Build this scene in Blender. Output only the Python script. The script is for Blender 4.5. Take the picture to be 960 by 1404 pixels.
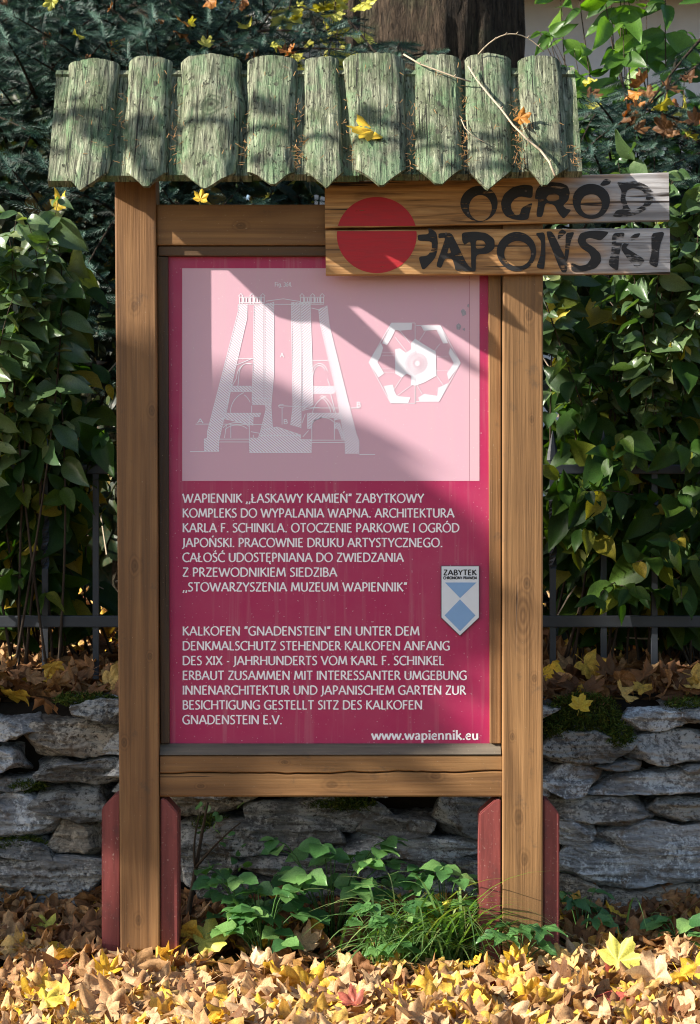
import bpy, bmesh, math, random
import numpy as np
from mathutils import Vector, Matrix, noise

for o in list(bpy.data.objects): bpy.data.objects.remove(o)
scene = bpy.context.scene
COL = scene.collection
R = math.radians

# ------------------------------------------------------------------ camera, sky, sun, exposure
D, EYE, K = 5.0, 1.085, 0.0018            # distance to the board, eye height, metres per photo pixel at the board
cd = bpy.data.cameras.new("camera"); cam = bpy.data.objects.new("camera", cd); COL.objects.link(cam)
cam.location = (0, -D, EYE); cam.rotation_euler = (R(90), 0, 0)
cd.sensor_fit = 'HORIZONTAL'; cd.sensor_width = 24.0; cd.lens = 24.0 * D / (960 * K)
cd.clip_start = 0.05; cd.clip_end = 600
cd.dof.use_dof = True; cd.dof.focus_distance = 5.0; cd.dof.aperture_fstop = 10.0
scene.camera = cam

SUN = Vector((3.3, 1.0, -1.8))            # the way the light travels
SUN_EL = math.asin(1.8 / SUN.length); SUN_ROT = math.atan2(-SUN.x, -SUN.y)
w = bpy.data.worlds.new("World"); scene.world = w; w.use_nodes = True
nt = w.node_tree; bg = nt.nodes['Background']
sky = nt.nodes.new('ShaderNodeTexSky'); sky.sky_type = 'NISHITA'; sky.sun_disc = False
sky.sun_elevation = SUN_EL; sky.sun_rotation = SUN_ROT % (2 * math.pi)
nt.links.new(sky.outputs[0], bg.inputs[0]); bg.inputs[1].default_value = 0.087
sl = bpy.data.lights.new("sun", 'SUN'); sl.energy = 5.0; sl.angle = R(0.5); sl.color = (1.0, 0.93, 0.83)
so = bpy.data.objects.new("sun", sl); COL.objects.link(so)
so.rotation_euler = SUN.to_track_quat('-Z', 'Y').to_euler(); so.location = (-6, -4, 6)
vs = scene.view_settings
vs.view_transform = 'Standard'; vs.look = 'None'; vs.gamma = 1; vs.use_curve_mapping = False; vs.exposure = 1.4
scene.render.engine = 'CYCLES'
scene.cycles.use_denoising = True; scene.cycles.pixel_filter_type = 'BLACKMAN_HARRIS'; scene.cycles.filter_width = 1.1
scene.cycles.max_bounces = 6; scene.cycles.diffuse_bounces = 3; scene.cycles.glossy_bounces = 2
scene.cycles.transmission_bounces = 3; scene.cycles.transparent_max_bounces = 8

def P(px, py, Y=0.0):
    k = K * (D + Y) / D
    return Vector(((px - 480) * k, Y, EYE - (py - 702) * k))

# ------------------------------------------------------------------ object helpers
def tag(o, label=None, cat=None, group=None, kind=None):
    if label: o['label'] = label
    if cat: o['category'] = cat
    if group: o['group'] = group
    if kind: o['kind'] = kind
    return o

def empty(name, loc=(0, 0, 0)):
    o = bpy.data.objects.new(name, None); COL.objects.link(o); o.location = loc
    o.empty_display_size = 0.1
    return o

def finish(name, me, mat, parent=None, smooth=False):
    o = bpy.data.objects.new(name, me); COL.objects.link(o)
    if mat is not None: me.materials.append(mat)
    if parent is not None:
        o.parent = parent
        chain = Vector((0, 0, 0)); p = parent
        while p is not None:
            chain += p.location; p = p.parent
        me.transform(Matrix.Translation(-chain))        # meshes are written in world coordinates
    if smooth:
        me.polygons.foreach_set('use_smooth', [True] * len(me.polygons))
    return o

class MB:
    """collects triangles / quads in world coordinates"""
    def __init__(s): s.v = []; s.f = []
    def add(s, vs_, fs):
        n = len(s.v); s.v += [tuple(v) for v in vs_]; s.f += [tuple(i + n for i in f) for f in fs]
    def poly(s, pts): s.add(pts, [tuple(range(len(pts)))])
    def build(s, name, mat, parent=None, smooth=False):
        me = bpy.data.meshes.new(name); me.from_pydata(s.v, [], s.f); me.update()
        return finish(name, me, mat, parent, smooth)

def hexa(name, pts, mat, parent=None, bev=0.004, seg=2):
    """box from 8 corners: front 4 (ccw from lower left), back 4"""
    me = bpy.data.meshes.new(name); bm = bmesh.new()
    v = [bm.verts.new(p) for p in pts]
    for f in ((0, 1, 2, 3), (7, 6, 5, 4), (0, 4, 5, 1), (1, 5, 6, 2), (2, 6, 7, 3), (3, 7, 4, 0)):
        bm.faces.new([v[i] for i in f])
    bmesh.ops.recalc_face_normals(bm, faces=bm.faces)
    if bev: bmesh.ops.bevel(bm, geom=list(bm.edges), offset=bev, segments=seg, profile=0.6, affect='EDGES')
    bm.to_mesh(me); bm.free()
    return finish(name, me, mat, parent)

def slab(name, quad, Y0, Y1, mat, parent=None, bev=0.004):
    """quad of photo pixels at the board's scale (ll, lr, ur, ul), from depth Y0 to Y1"""
    fr = [P(x, y, 0) for x, y in quad]
    a = [Vector((p.x, Y0, p.z)) for p in fr]; b = [Vector((p.x, Y1, p.z)) for p in fr]
    return hexa(name, a + b, mat, parent, bev)

def tri_mesh(V, F, rnd=None, name="m"):
    me = bpy.data.meshes.new(name)
    V = np.asarray(V, dtype=np.float32); F = np.asarray(F, dtype=np.int32)
    me.vertices.add(len(V)); me.vertices.foreach_set('co', V.ravel())
    me.loops.add(F.size); me.loops.foreach_set('vertex_index', F.ravel())
    me.polygons.add(len(F)); me.polygons.foreach_set('loop_start', np.arange(0, F.size, 3, dtype=np.int32))
    me.polygons.foreach_set('loop_total', np.full(len(F), 3, dtype=np.int32))
    if rnd is not None:
        a = me.attributes.new('rnd', 'FLOAT', 'POINT'); a.data.foreach_set('value', np.asarray(rnd, dtype=np.float32))
    me.update(calc_edges=True); me.validate()
    return me

def scatter(templates, M, T, rnd, pick):
    """templates: list of (V (n,3), F (m,3)); M (k,3,3); T (k,3); pick (k,) template index"""
    Vs, Fs, Rs, off = [], [], [], 0
    for ti, tp_ in enumerate(templates):
        tv, tf = tp_[0], tp_[1]
        idx = np.nonzero(pick == ti)[0]
        if not len(idx): continue
        v = np.einsum('kij,nj->kni', M[idx], tv) + T[idx][:, None, :]
        n = len(tv)
        f = tf[None] + (np.arange(len(idx)) * n)[:, None, None] + off
        Vs.append(v.reshape(-1, 3)); Fs.append(f.reshape(-1, 3)); Rs.append(np.clip((rnd[idx][:, None] + (tp_[2][None] if len(tp_) > 2 else np.zeros((1, n)))), 0, 1).ravel()); off += n * len(idx)
    return np.concatenate(Vs), np.concatenate(Fs), np.concatenate(Rs)

def basis(d, n):
    """columns: x = side, y = along d, z = normal"""
    d = d / (np.linalg.norm(d, axis=-1, keepdims=True) + 1e-9)
    n = n - (n * d).sum(-1, keepdims=True) * d
    n = n / (np.linalg.norm(n, axis=-1, keepdims=True) + 1e-9)
    return np.stack([np.cross(d, n), d, n], axis=-1)

def tube_data(pts, radii, sides=6):
    pts = [Vector(p) for p in pts]; V = []; F = []
    up = Vector((0.31, 0.22, 0.93))
    for i, p in enumerate(pts):
        t = (pts[min(i + 1, len(pts) - 1)] - pts[max(i - 1, 0)]).normalized()
        a = t.cross(up)
        if a.length < 0.05: a = t.cross(Vector((1, 0, 0)))
        a.normalize(); b = t.cross(a)
        for k in range(sides):
            th = 2 * math.pi * k / sides
            V.append(p + (a * math.cos(th) + b * math.sin(th)) * radii[i])
    for i in range(len(pts) - 1):
        for k in range(sides):
            k2 = (k + 1) % sides
            F.append((i * sides + k, i * sides + k2, (i + 1) * sides + k2, (i + 1) * sides + k))
    F.append(tuple(range(sides))[::-1]); F.append(tuple((len(pts) - 1) * sides + k for k in range(sides)))
    return V, F

def bez(a, b, c, n):
    return [a * (1 - t) ** 2 + b * 2 * t * (1 - t) + c * t * t for t in (i / n for i in range(n + 1))]

# ------------------------------------------------------------------ material helpers
class NT:
    def __init__(s, name):
        s.m = bpy.data.materials.new(name); s.m.use_nodes = True; s.t = s.m.node_tree
        s.n = s.t.nodes; s.bsdf = s.n['Principled BSDF']; s.out = s.n['Material Output']
    def node(s, typ, **kw):
        n = s.n.new(typ)
        for k, v in kw.items(): setattr(n, k, v)
        return n
    def link(s, a, b): s.t.links.new(a, b)
    def coords(s, scale=(1, 1, 1), kind='Object'):
        tc = s.node('ShaderNodeTexCoord'); mp = s.node('ShaderNodeMapping'); mp.inputs['Scale'].default_value = scale
        s.link(tc.outputs[kind], mp.inputs[0]); return mp.outputs[0]
    def noise(s, co, scale, detail=4, rough=0.55, dist=0.0):
        n = s.node('ShaderNodeTexNoise'); n.inputs['Scale'].default_value = scale; n.inputs['Detail'].default_value = detail
        n.inputs['Roughness'].default_value = rough; n.inputs['Distortion'].default_value = dist
        if co is not None: s.link(co, n.inputs['Vector'])
        return n.outputs['Fac']
    def ramp(s, fac, stops, interp='LINEAR'):
        r = s.node('ShaderNodeValToRGB'); cr = r.color_ramp; cr.interpolation = interp
        while len(cr.elements) < len(stops): cr.elements.new(0.5)
        for e, (p, c) in zip(cr.elements, stops):
            e.position = p; e.color = (*c, 1) if isinstance(c, (tuple, list)) else (c, c, c, 1)
        s.link(fac, r.inputs[0]); return r.outputs[0]
    def mix(s, fac, a, b, mode='MIX'):
        m = s.node('ShaderNodeMix', data_type='RGBA', blend_type=mode)
        for val, sock in ((fac, m.inputs[0]), (a, m.inputs[6]), (b, m.inputs[7])):
            if isinstance(val, (int, float)): sock.default_value = val
            elif isinstance(val, (tuple, list)): sock.default_value = (*val, 1)
            else: s.link(val, sock)
        return m.outputs[2]
    def math(s, op, a, b=0.0):
        m = s.node('ShaderNodeMath', operation=op)
        for val, sock in ((a, m.inputs[0]), (b, m.inputs[1])):
            if isinstance(val, (int, float)): sock.default_value = val
            else: s.link(val, sock)
        return m.outputs[0]
    def bump(s, h, strength=0.4, dist=0.01, prev=None):
        b = s.node('ShaderNodeBump'); b.inputs['Strength'].default_value = strength; b.inputs['Distance'].default_value = dist
        s.link(h, b.inputs['Height'])
        if prev is not None: s.link(prev, b.inputs['Normal'])
        return b.outputs[0]
    def set(s, color=None, rough=None, normal=None, spec=None):
        for val, key in ((color, 'Base Color'), (rough, 'Roughness'), (normal, 'Normal'), (spec, 'Specular IOR Level')):
            if val is None: continue
            sk = s.bsdf.inputs[key]
            if isinstance(val, (int, float)): sk.default_value = val
            elif isinstance(val, (tuple, list)): sk.default_value = (*val, 1)
            else: s.link(val, sk)
        return s.m

def stained_wood(name, axis, dark, mid, light, seed=0.0, knots=True, spots=()):
    """brown stained softwood, grain along the axis"""
    t = NT(name)
    sc = [14, 14, 14]; sc[axis] = 0.7
    co = t.coords(tuple(sc))
    of = t.node('ShaderNodeVectorMath', operation='ADD'); of.inputs[1].default_value = (seed, seed * 1.7, seed * 0.3); t.link(co, of.inputs[0]); co = of.outputs[0]
    g1 = t.noise(co, 1.6, 6, 0.55, 1.3)
    sc2 = [60, 60, 60]; sc2[axis] = 1.2
    g2 = t.noise(t.coords(tuple(sc2)), 2.5, 4, 0.6, 0.2)
    big = t.noise(t.coords((1, 1, 1)), 3.2, 3, 0.5)
    col = t.ramp(g1, [(0.28, dark), (0.5, mid), (0.72, light)])
    col = t.mix(0.32, col, t.ramp(g2, [(0.3, dark), (0.55, mid), (0.75, light)]))
    col = t.mix(t.ramp(big, [(0.35, 0.0), (0.7, 0.5)]), col, dark)
    h = t.math('ADD', g2, t.math('MULTIPLY', g1, 0.5))
    if knots:
        sk = [9, 9, 9]; sk[axis] = 3.2
        vo = t.node('ShaderNodeTexVoronoi'); vo.inputs['Scale'].default_value = 0.55; vo.inputs['Randomness'].default_value = 0.9
        t.link(t.coords(tuple(sk)), vo.inputs['Vector'])
        k = t.ramp(vo.outputs['Distance'], [(0.04, 1.0), (0.13, 0.45), (0.24, 0.0)])
        rings = t.math('SINE', t.math('MULTIPLY', vo.outputs['Distance'], 150.0))
        kc = t.mix(t.math('MULTIPLY', t.math('ADD', rings, 1.0), 0.3), (dark[0] * 0.8, dark[1] * 0.75, dark[2] * 0.7), mid)
        col = t.mix(t.math('MULTIPLY', k, 0.75), col, kc)
    for (kx, ky, kr) in spots:                    # knots, each where the wood has one
        q = P(kx, ky); sub = t.node('ShaderNodeVectorMath', operation='SUBTRACT'); tcn = t.node('ShaderNodeTexCoord'); t.link(tcn.outputs['Object'], sub.inputs[0]); sub.inputs[1].default_value = (q.x, 0, q.z)
        ml = t.node('ShaderNodeVectorMath', operation='MULTIPLY'); t.link(sub.outputs[0], ml.inputs[0]); ml.inputs[1].default_value = (0.6, 0, 1) if axis == 0 else (1, 0, 0.6)
        le = t.node('ShaderNodeVectorMath', operation='LENGTH'); t.link(ml.outputs[0], le.inputs[0])
        dd_ = t.math('MULTIPLY', le.outputs['Value'], 1.0 / (kr * K)); dd_ = t.math('ADD', dd_, t.math('MULTIPLY', t.math('SUBTRACT', g1, 0.5), 0.9))
        rg = t.math('SINE', t.math('MULTIPLY', dd_, 13.0))
        kcol = t.mix(t.math('MULTIPLY', t.math('ADD', rg, 1.0), 0.4), (dark[0] * .5, dark[1] * .45, dark[2] * .4), mid)
        col = t.mix(t.ramp(dd_, [(0.5, 0.5), (1.0, 0.0)]), col, kcol)
        col = t.mix(t.ramp(dd_, [(0.12, 0.5), (0.3, 0.0)]), col, (dark[0] * .3, dark[1] * .3, dark[2] * .3))
    sc3 = [70, 70, 70]; sc3[axis] = 1.1
    ck = t.ramp(t.noise(t.coords(tuple(sc3)), 1.0, 2, 0.5, 1.4), [(0.235, 1.0), (0.265, 0.0)])
    col = t.mix(t.math('MULTIPLY', ck, .9), col, (0.02, 0.012, 0.008))
    h = t.math('SUBTRACT', h, t.math('MULTIPLY', ck, 1.5))
    wear = t.noise(t.coords((1, 1, 1)), 13, 7, 0.75)
    col = t.mix(t.ramp(wear, [(0.60, 0.0), (0.72, 0.55)]), col, (0.055, 0.042, 0.03))
    # pale specks of chipped stain and bits of litter stuck to it
    sp = t.noise(t.coords((1, 1, 1)), 260, 2, 0.5)
    col = t.mix(t.ramp(sp, [(0.735, 0.0), (0.76, 0.65)]), col, (0.5, 0.42, 0.3))
    rough = t.ramp(g2, [(0.3, 0.5), (0.7, 0.72)])
    return t.set(col, rough, t.bump(h, 0.35, 0.004), 0.35)

def leaf_mat(name, stops, rough=0.45, trans=0.3, spec=0.4, blotch=0.35, blotch_col=(0.12, 0.06, 0.02), tint=(1.25, 1.1, 0.5)):
    t = NT(name)
    at = t.node('ShaderNodeAttribute', attribute_name='rnd')
    col = t.ramp(at.outputs['Fac'], stops)
    n = t.noise(t.coords((1, 1, 1)), 60, 4, 0.6)
    n2 = t.noise(t.coords((1, 1, 1)), 300, 2, 0.6)
    col = t.mix(t.ramp(n, [(0.5, 0.0), (0.72, blotch)]), col, blotch_col)
    col = t.mix(0.25, col, t.ramp(n2, [(0.3, 0.0), (0.7, 1.0)]), 'OVERLAY')
    t.set(col, rough, t.bump(n, 0.3, 0.003), spec)
    tr = t.node('ShaderNodeBsdfTranslucent')
    t.link(t.mix(1.0, col, tint, 'MULTIPLY'), tr.inputs[0])
    mx = t.node('ShaderNodeMixShader'); mx.inputs[0].default_value = trans
    t.link(t.bsdf.outputs[0], mx.inputs[1]); t.link(tr.outputs[0], mx.inputs[2]); t.link(mx.outputs[0], t.out.inputs[0])
    return t.m

def bark_mat(name, a, b, scale=1.0, rough=0.9):
    t = NT(name)
    n = t.noise(t.coords((34 * scale, 34 * scale, 5 * scale)), 1.0, 8, 0.7, 1.2)
    m = t.noise(t.coords((1, 1, 1)), 7 * scale, 4, 0.6)
    col = t.ramp(n, [(0.3, tuple(c * 0.35 for c in a)), (0.5, a), (0.72, b)])
    col = t.mix(t.ramp(m, [(0.5, 0.0), (0.7, 0.5)]), col, (0.07, 0.085, 0.045))
    pl = t.noise(t.coords((70 * scale, 70 * scale, 16 * scale)), 1.0, 5, 0.7, 0.8)
    col = t.mix(t.ramp(pl, [(0.38, 0.8), (0.5, 0.0)]), col, tuple(c * 0.2 for c in a))
    return t.set(col, rough, t.bump(t.math('ADD', n, pl), 1.0, 0.05), 0.2)

def plain(name, col, rough=0.6, spec=0.4, vary=0.25, scale=40, bump=0.15):
    t = NT(name)
    n = t.noise(t.coords((1, 1, 1)), scale, 5, 0.6)
    c = t.mix(t.ramp(n, [(0.35, vary), (0.65, 0.0)]), col, tuple(x * 0.45 for x in col))
    return t.set(c, rough, t.bump(n, bump, 0.003), spec)

def soil_mat():
    t = NT('soil and far leaves')
    n = t.noise(t.coords((1, 1, 1)), 30, 6, 0.7)
    vo = t.node('ShaderNodeTexVoronoi'); vo.inputs['Scale'].default_value = 14; t.link(t.coords((1, 1, 1)), vo.inputs['Vector'])
    sep = t.node('ShaderNodeSeparateColor'); t.link(vo.outputs['Color'], sep.inputs[0])
    leaves = t.ramp(sep.outputs[0], [(0.0, (0.05, 0.03, 0.015)), (0.35, (0.16, 0.085, 0.035)), (0.65, (0.34, 0.2, 0.08)), (0.85, (0.5, 0.33, 0.06)), (1.0, (0.06, 0.09, 0.025))])
    col = t.mix(t.ramp(n, [(0.4, 0.0), (0.6, 1.0)]), (0.035, 0.025, 0.015), leaves)
    return t.set(col, 0.9, t.bump(n, 0.8, 0.03), 0.15)

# ------------------------------------------------------------------ materials
M_POST = stained_wood('stained post wood', 2, (0.0893, 0.0420, 0.0158), (0.2304, 0.1152, 0.0435), (0.3588, 0.1932, 0.0759), 0.0, True, ((208, 563, 9), (186, 776, 11), (170, 1018, 8), (190, 1262, 9), (184, 420, 10), (206, 900, 6)))
M_POST2 = stained_wood('stained post wood lighter', 2, (0.1050, 0.0525, 0.0199), (0.2560, 0.1344, 0.0512), (0.3795, 0.2098, 0.0856), 4.1, True, ((725, 432, 10), (722, 800, 9), (720, 1178, 11), (729, 575, 6), (712, 1120, 12), (733, 930, 7), (703, 1010, 6)))
M_BEAM = stained_wood('stained beam wood', 0, (0.0893, 0.0420, 0.0158), (0.2368, 0.1203, 0.0435), (0.3657, 0.2001, 0.0773), 2.3, True, ((455, 1076, 11), (598, 1064, 10), (275, 1078, 6), (390, 1046, 6), (330, 308, 9)))
M_TRIM_SHADE = stained_wood('dark trim wood', 2, (0.035, 0.02, 0.012), (0.075, 0.042, 0.02), (0.12, 0.07, 0.03), 7.0, knots=False)  # for the left strip: its shade is put into this darker colour
M_TRIMH = stained_wood('dark trim wood across', 0, (0.05, 0.027, 0.014), (0.1, 0.055, 0.025), (0.15, 0.085, 0.036), 9.0, knots=False)
M_SILL = stained_wood('grey worn sill', 0, (0.05, 0.042, 0.032), (0.12, 0.10, 0.074), (0.24, 0.195, 0.14), 3.0, knots=False)
M_CRACK = plain('open crack', (0.012, 0.008, 0.006), 0.9, 0.1)

def red_paint_mat():
    t = NT('red oxide paint on wood')
    n = t.noise(t.coords((30, 30, 3)), 1.5, 6, 0.6); sp = t.noise(t.coords((1, 1, 1)), 190, 2, 0.5)
    c = t.ramp(n, [(0.3, (0.12, 0.026, 0.024)), (0.6, (0.21, 0.048, 0.043)), (0.8, (0.27, 0.075, 0.06))])
    c = t.mix(t.ramp(sp, [(0.68, 0.0), (0.71, 0.7)]), c, (0.42, 0.3, 0.24))
    chip = t.noise(t.coords((40, 40, 14)), 1.0, 7, 0.75)
    c = t.mix(t.ramp(chip, [(0.66, 0.0), (0.69, 0.9)]), c, (0.13, 0.085, 0.055))
    c = t.mix(t.ramp(t.noise(t.coords((1, 1, 1)), 24, 4, 0.6), [(0.55, 0.0), (0.75, 0.55)]), c, (0.07, 0.03, 0.03))
    return t.set(c, 0.5, t.bump(n, 0.3, 0.004), 0.4)
M_STAKE = red_paint_mat()

def roof_mat(name, seed, knot=None):
    t = NT(name)
    of = t.coords((1, 1, 1))
    ad = t.node('ShaderNodeVectorMath', operation='ADD'); ad.inputs[1].default_value = (seed * 3.1, seed, seed * 0.7); t.link(of, ad.inputs[0]); v = ad.outputs[0]
    def mp(s):
        m = t.node('ShaderNodeMapping'); m.inputs['Scale'].default_value = s; t.link(v, m.inputs[0]); return m.outputs[0]
    g = t.noise(mp((130, 14, 9)), 1.0, 7, 0.68, 0.6)
    lines = t.noise(mp((190, 3, 3)), 1.0, 4, 0.6, 1.6)
    blot = t.noise(mp((14, 8, 7)), 1.0, 5, 0.65, 0.4)
    paint = t.noise(mp((18, 10, 7)), 1.0, 6, 0.7, 0.8)
    col = t.ramp(g, [(0.34, (0.03, 0.028, 0.022)), (0.44, (0.135, 0.14, 0.095)), (0.56, (0.25, 0.268, 0.178)), (0.70, (0.46, 0.47, 0.34))])
    col = t.mix(t.ramp(blot, [(0.40, 0.85), (0.58, 0.0)]), col, (0.075, 0.10, 0.05))
    col = t.mix(t.ramp(paint, [(0.48, 0.0), (0.58, 0.35), (0.72, 0.6)]), col, (0.12, 0.24, 0.115))
    cr = t.ramp(lines, [(0.36, 1.0), (0.40, 0.0)])
    col = t.mix(cr, col, (0.02, 0.022, 0.018))
    sp = t.noise(mp((1, 1, 1)), 330, 2, 0.5)
    col = t.mix(t.ramp(sp, [(0.66, 0.0), (0.72, 0.7)]), col, (0.5, 0.46, 0.34))
    pit = t.noise(mp((90, 60, 50)), 1.0, 5, 0.7)
    pits = t.ramp(pit, [(0.33, 0.85), (0.40, 0.0)])
    col = t.mix(pits, col, (0.03, 0.03, 0.022))
    cr = t.math('MAXIMUM', cr, pits)
    kv = t.node('ShaderNodeTexVoronoi'); kv.inputs['Scale'].default_value = 1.0; t.link(mp((16, 9, 9)), kv.inputs['Vector'])
    kk = t.ramp(kv.outputs['Distance'], [(0.07, 1.0), (0.11, 0.0)]); col = t.mix(t.math('MULTIPLY', kk, .8), col, (0.05, 0.045, 0.035))
    if knot:
        sub = t.node('ShaderNodeVectorMath', operation='SUBTRACT'); t.link(of, sub.inputs[0]); sub.inputs[1].default_value = (knot[0], 0, knot[1])
        ml = t.node('ShaderNodeVectorMath', operation='MULTIPLY'); t.link(sub.outputs[0], ml.inputs[0]); ml.inputs[1].default_value = (1, 0, 1)
        le = t.node('ShaderNodeVectorMath', operation='LENGTH'); t.link(ml.outputs[0], le.inputs[0])
        dk = t.math('ADD', t.math('MULTIPLY', le.outputs['Value'], 1 / 0.045), t.math('MULTIPLY', t.math('SUBTRACT', blot, 0.5), 1.2))
        rg = t.math('MULTIPLY', t.math('ADD', t.math('SINE', t.math('MULTIPLY', dk, 22.0)), 1.0), 0.5)
        col = t.mix(t.math('MULTIPLY', t.ramp(dk, [(0.6, 0.85), (1.0, 0.0)]), rg), col, (0.06, 0.08, 0.045))
        col = t.mix(t.ramp(dk, [(0.1, 0.9), (0.25, 0.0)]), col, (0.03, 0.03, 0.02))
    h = t.math('SUBTRACT', g, t.math('MULTIPLY', cr, 0.8))
    return t.set(col, 0.85, t.bump(h, 1.0, 0.012), 0.2)
M_ROOF = [roof_mat('weathered green slab wood', s_, k_) for s_, k_ in ((0.0, None), (2.7, None), (5.9, (-0.337, 2.084)))]
M_UNDER = plain('dark underside wood', (0.05, 0.04, 0.03), 0.9, 0.1)

def panel_mat(name, col, dirt=0.12, rough=0.42):
    t = NT(name)
    n = t.noise(t.coords((1, 1, 1)), 6, 5, 0.6); sp = t.noise(t.coords((1, 1, 1)), 210, 2, 0.4)
    run = t.noise(t.coords((55, 55, 2.2)), 1.0, 5, 0.6)
    scr = t.noise(t.coords((9, 9, 140)), 1.0, 3, 0.6, 2.5)
    weave = t.noise(t.coords((300, 300, 900)), 1.0, 1, 0.5)
    c = t.mix(t.ramp(n, [(0.4, 0.0), (0.75, dirt)]), col, (0.5, 0.38, 0.36))
    c = t.mix(t.ramp(run, [(0.55, 0.0), (0.75, 0.16)]), c, (0.55, 0.45, 0.42))
    c = t.mix(t.ramp(scr, [(0.74, 0.0), (0.78, 0.3)]), c, (0.7, 0.6, 0.6))
    c = t.mix(t.ramp(sp, [(0.735, 0.0), (0.75, 0.45)]), c, (0.75, 0.7, 0.68))
    return t.set(c, rough, t.bump(weave, 0.05, 0.001), 0.35)
M_MAG = panel_mat('magenta print', (0.385, 0.019, 0.088), 0.08)
M_PINK = panel_mat('pale pink print', (0.62, 0.375, 0.45), 0.06)
M_PINK2 = panel_mat('pale pink print strip', (0.64, 0.395, 0.45), 0.06)
M_INK = plain('white print', (0.9, 0.86, 0.88), 0.5, 0.3, 0.05)
M_LINE = plain('white line print', (0.78, 0.76, 0.81), 0.5, 0.3, 0.05)
def hatch_mat(name, ang):
    t = NT(name)
    mp = t.node('ShaderNodeMapping'); mp.inputs['Rotation'].default_value = (0, R(ang), 0)
    tc = t.node('ShaderNodeTexCoord'); t.link(tc.outputs['Object'], mp.inputs[0])
    wv = t.node('ShaderNodeTexWave', wave_type='BANDS', bands_direction='X'); wv.inputs['Scale'].default_value = 62; wv.inputs['Distortion'].default_value = 0.6
    wv.inputs['Detail'].default_value = 2
    t.link(mp.outputs[0], wv.inputs['Vector'])
    c = t.ramp(wv.outputs['Fac'], [(0.22, (0.64, 0.42, 0.50)), (0.55, (0.80, 0.79, 0.85))])
    return t.set(c, 0.5, None, 0.3)
M_HATCH = hatch_mat('hatched print', 50); M_HATCH2 = hatch_mat('hatched print other way', -50)
M_BLACK = plain('black print', (0.02, 0.02, 0.022), 0.5, 0.3, 0.05)
M_SHW = plain('white enamel', (0.66, 0.70, 0.74), 0.35, 0.5, 0.08)
M_SHB = plain('pale blue enamel', (0.20, 0.36, 0.60), 0.35, 0.5, 0.08)
M_SHD = plain('shield rim', (0.06, 0.04, 0.06), 0.4, 0.5, 0.05)
M_NAIL = plain('rusty nail', (0.09, 0.06, 0.045), 0.5, 0.5)

def board_mat():
    t = NT('weathered pine board')
    g = t.noise(t.coords((2.2, 30, 34)), 1.0, 6, 0.6, 1.4)
    f = t.noise(t.coords((3, 90, 120)), 1.0, 4, 0.6, 0.3)
    kn = t.node('ShaderNodeTexVoronoi'); kn.inputs['Scale'].default_value = 1.0; t.link(t.coords((5.0, 9, 11)), kn.inputs['Vector'])
    rings = t.math('MULTIPLY', t.math('ADD', t.math('SINE', t.math('MULTIPLY', kn.outputs['Distance'], 42.0)), 1.0), 0.5)
    orange = t.ramp(g, [(0.3, (0.12, 0.06, 0.026)), (0.46, (0.42, 0.215, 0.08)), (0.68, (0.62, 0.37, 0.16))])
    grey = t.ramp(g, [(0.3, (0.15, 0.145, 0.145)), (0.48, (0.36, 0.35, 0.35)), (0.7, (0.54, 0.53, 0.53))])
    # the end that stuck out from under the roof has gone grey
    tc = t.node('ShaderNodeTexCoord'); sx = t.node('ShaderNodeSeparateXYZ'); t.link(tc.outputs['Object'], sx.inputs[0])
    wob = t.math('ADD', sx.outputs[0], t.math('MULTIPLY', t.math('SUBTRACT', t.noise(t.coords((6, 10, 24)), 1.0, 3, 0.5), 0.5), 0.5))
    mr = t.node('ShaderNodeMapRange'); mr.inputs[1].default_value = 0.14; mr.inputs[2].default_value = 0.30; t.link(wob, mr.inputs[0])
    col = t.mix(mr.outputs[0], orange, grey)
    col = t.mix(t.ramp(f, [(0.4, 0.0), (0.7, 0.45)]), col, (0.09, 0.065, 0.05))
    col = t.mix(t.math('MULTIPLY', t.ramp(kn.outputs['Distance'], [(0.08, 0.6), (0.3, 0.0)]), t.math('ADD', t.math('MULTIPLY', rings, 0.6), 0.4)), col, (0.12, 0.06, 0.03))
    lines = t.noise(t.coords((1.6, 60, 75)), 1.0, 3, 0.6, 0.8)
    cr = t.ramp(lines, [(0.33, 1.0), (0.38, 0.0)])
    col = t.mix(cr, col, (0.03, 0.022, 0.018))
    return t.set(col, 0.75, t.bump(t.math('SUBTRACT', t.math('ADD', f, g), cr), 0.5, 0.004), 0.25)
M_BOARD = board_mat()
def worn_paint(name, col, wear):
    t = NT(name)
    g = t.noise(t.coords((14, 60, 130)), 1.0, 5, 0.7, 0.5); n = t.noise(t.coords((1, 1, 1)), 14, 4, 0.6)
    fac = t.ramp(t.math('ADD', t.math('MULTIPLY', g, 0.6), t.math('MULTIPLY', n, 0.4)), [(wear, 0.0), (wear + 0.05, 1.0)])
    c = t.mix(t.ramp(g, [(0.4, 0.0), (0.7, 0.5)]), col, tuple(min(1, x * 0.5 + 0.02) for x in col))
    t.set(c, 0.6, t.bump(g, 0.3, 0.003), 0.3)
    tr = t.node('ShaderNodeBsdfTransparent'); mx = t.node('ShaderNodeMixShader')
    t.link(fac, mx.inputs[0]); t.link(tr.outputs[0], mx.inputs[1]); t.link(t.bsdf.outputs[0], mx.inputs[2]); t.link(mx.outputs[0], t.out.inputs[0])
    return t.m
M_BRUSH = worn_paint('black brush paint', (0.02, 0.018, 0.017), 0.385)
M_BRUSHW = worn_paint('black brush paint worn', (0.022, 0.02, 0.02), 0.45)
M_DISC = worn_paint('red paint disc', (0.43, 0.019, 0.026), 0.31)

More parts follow.
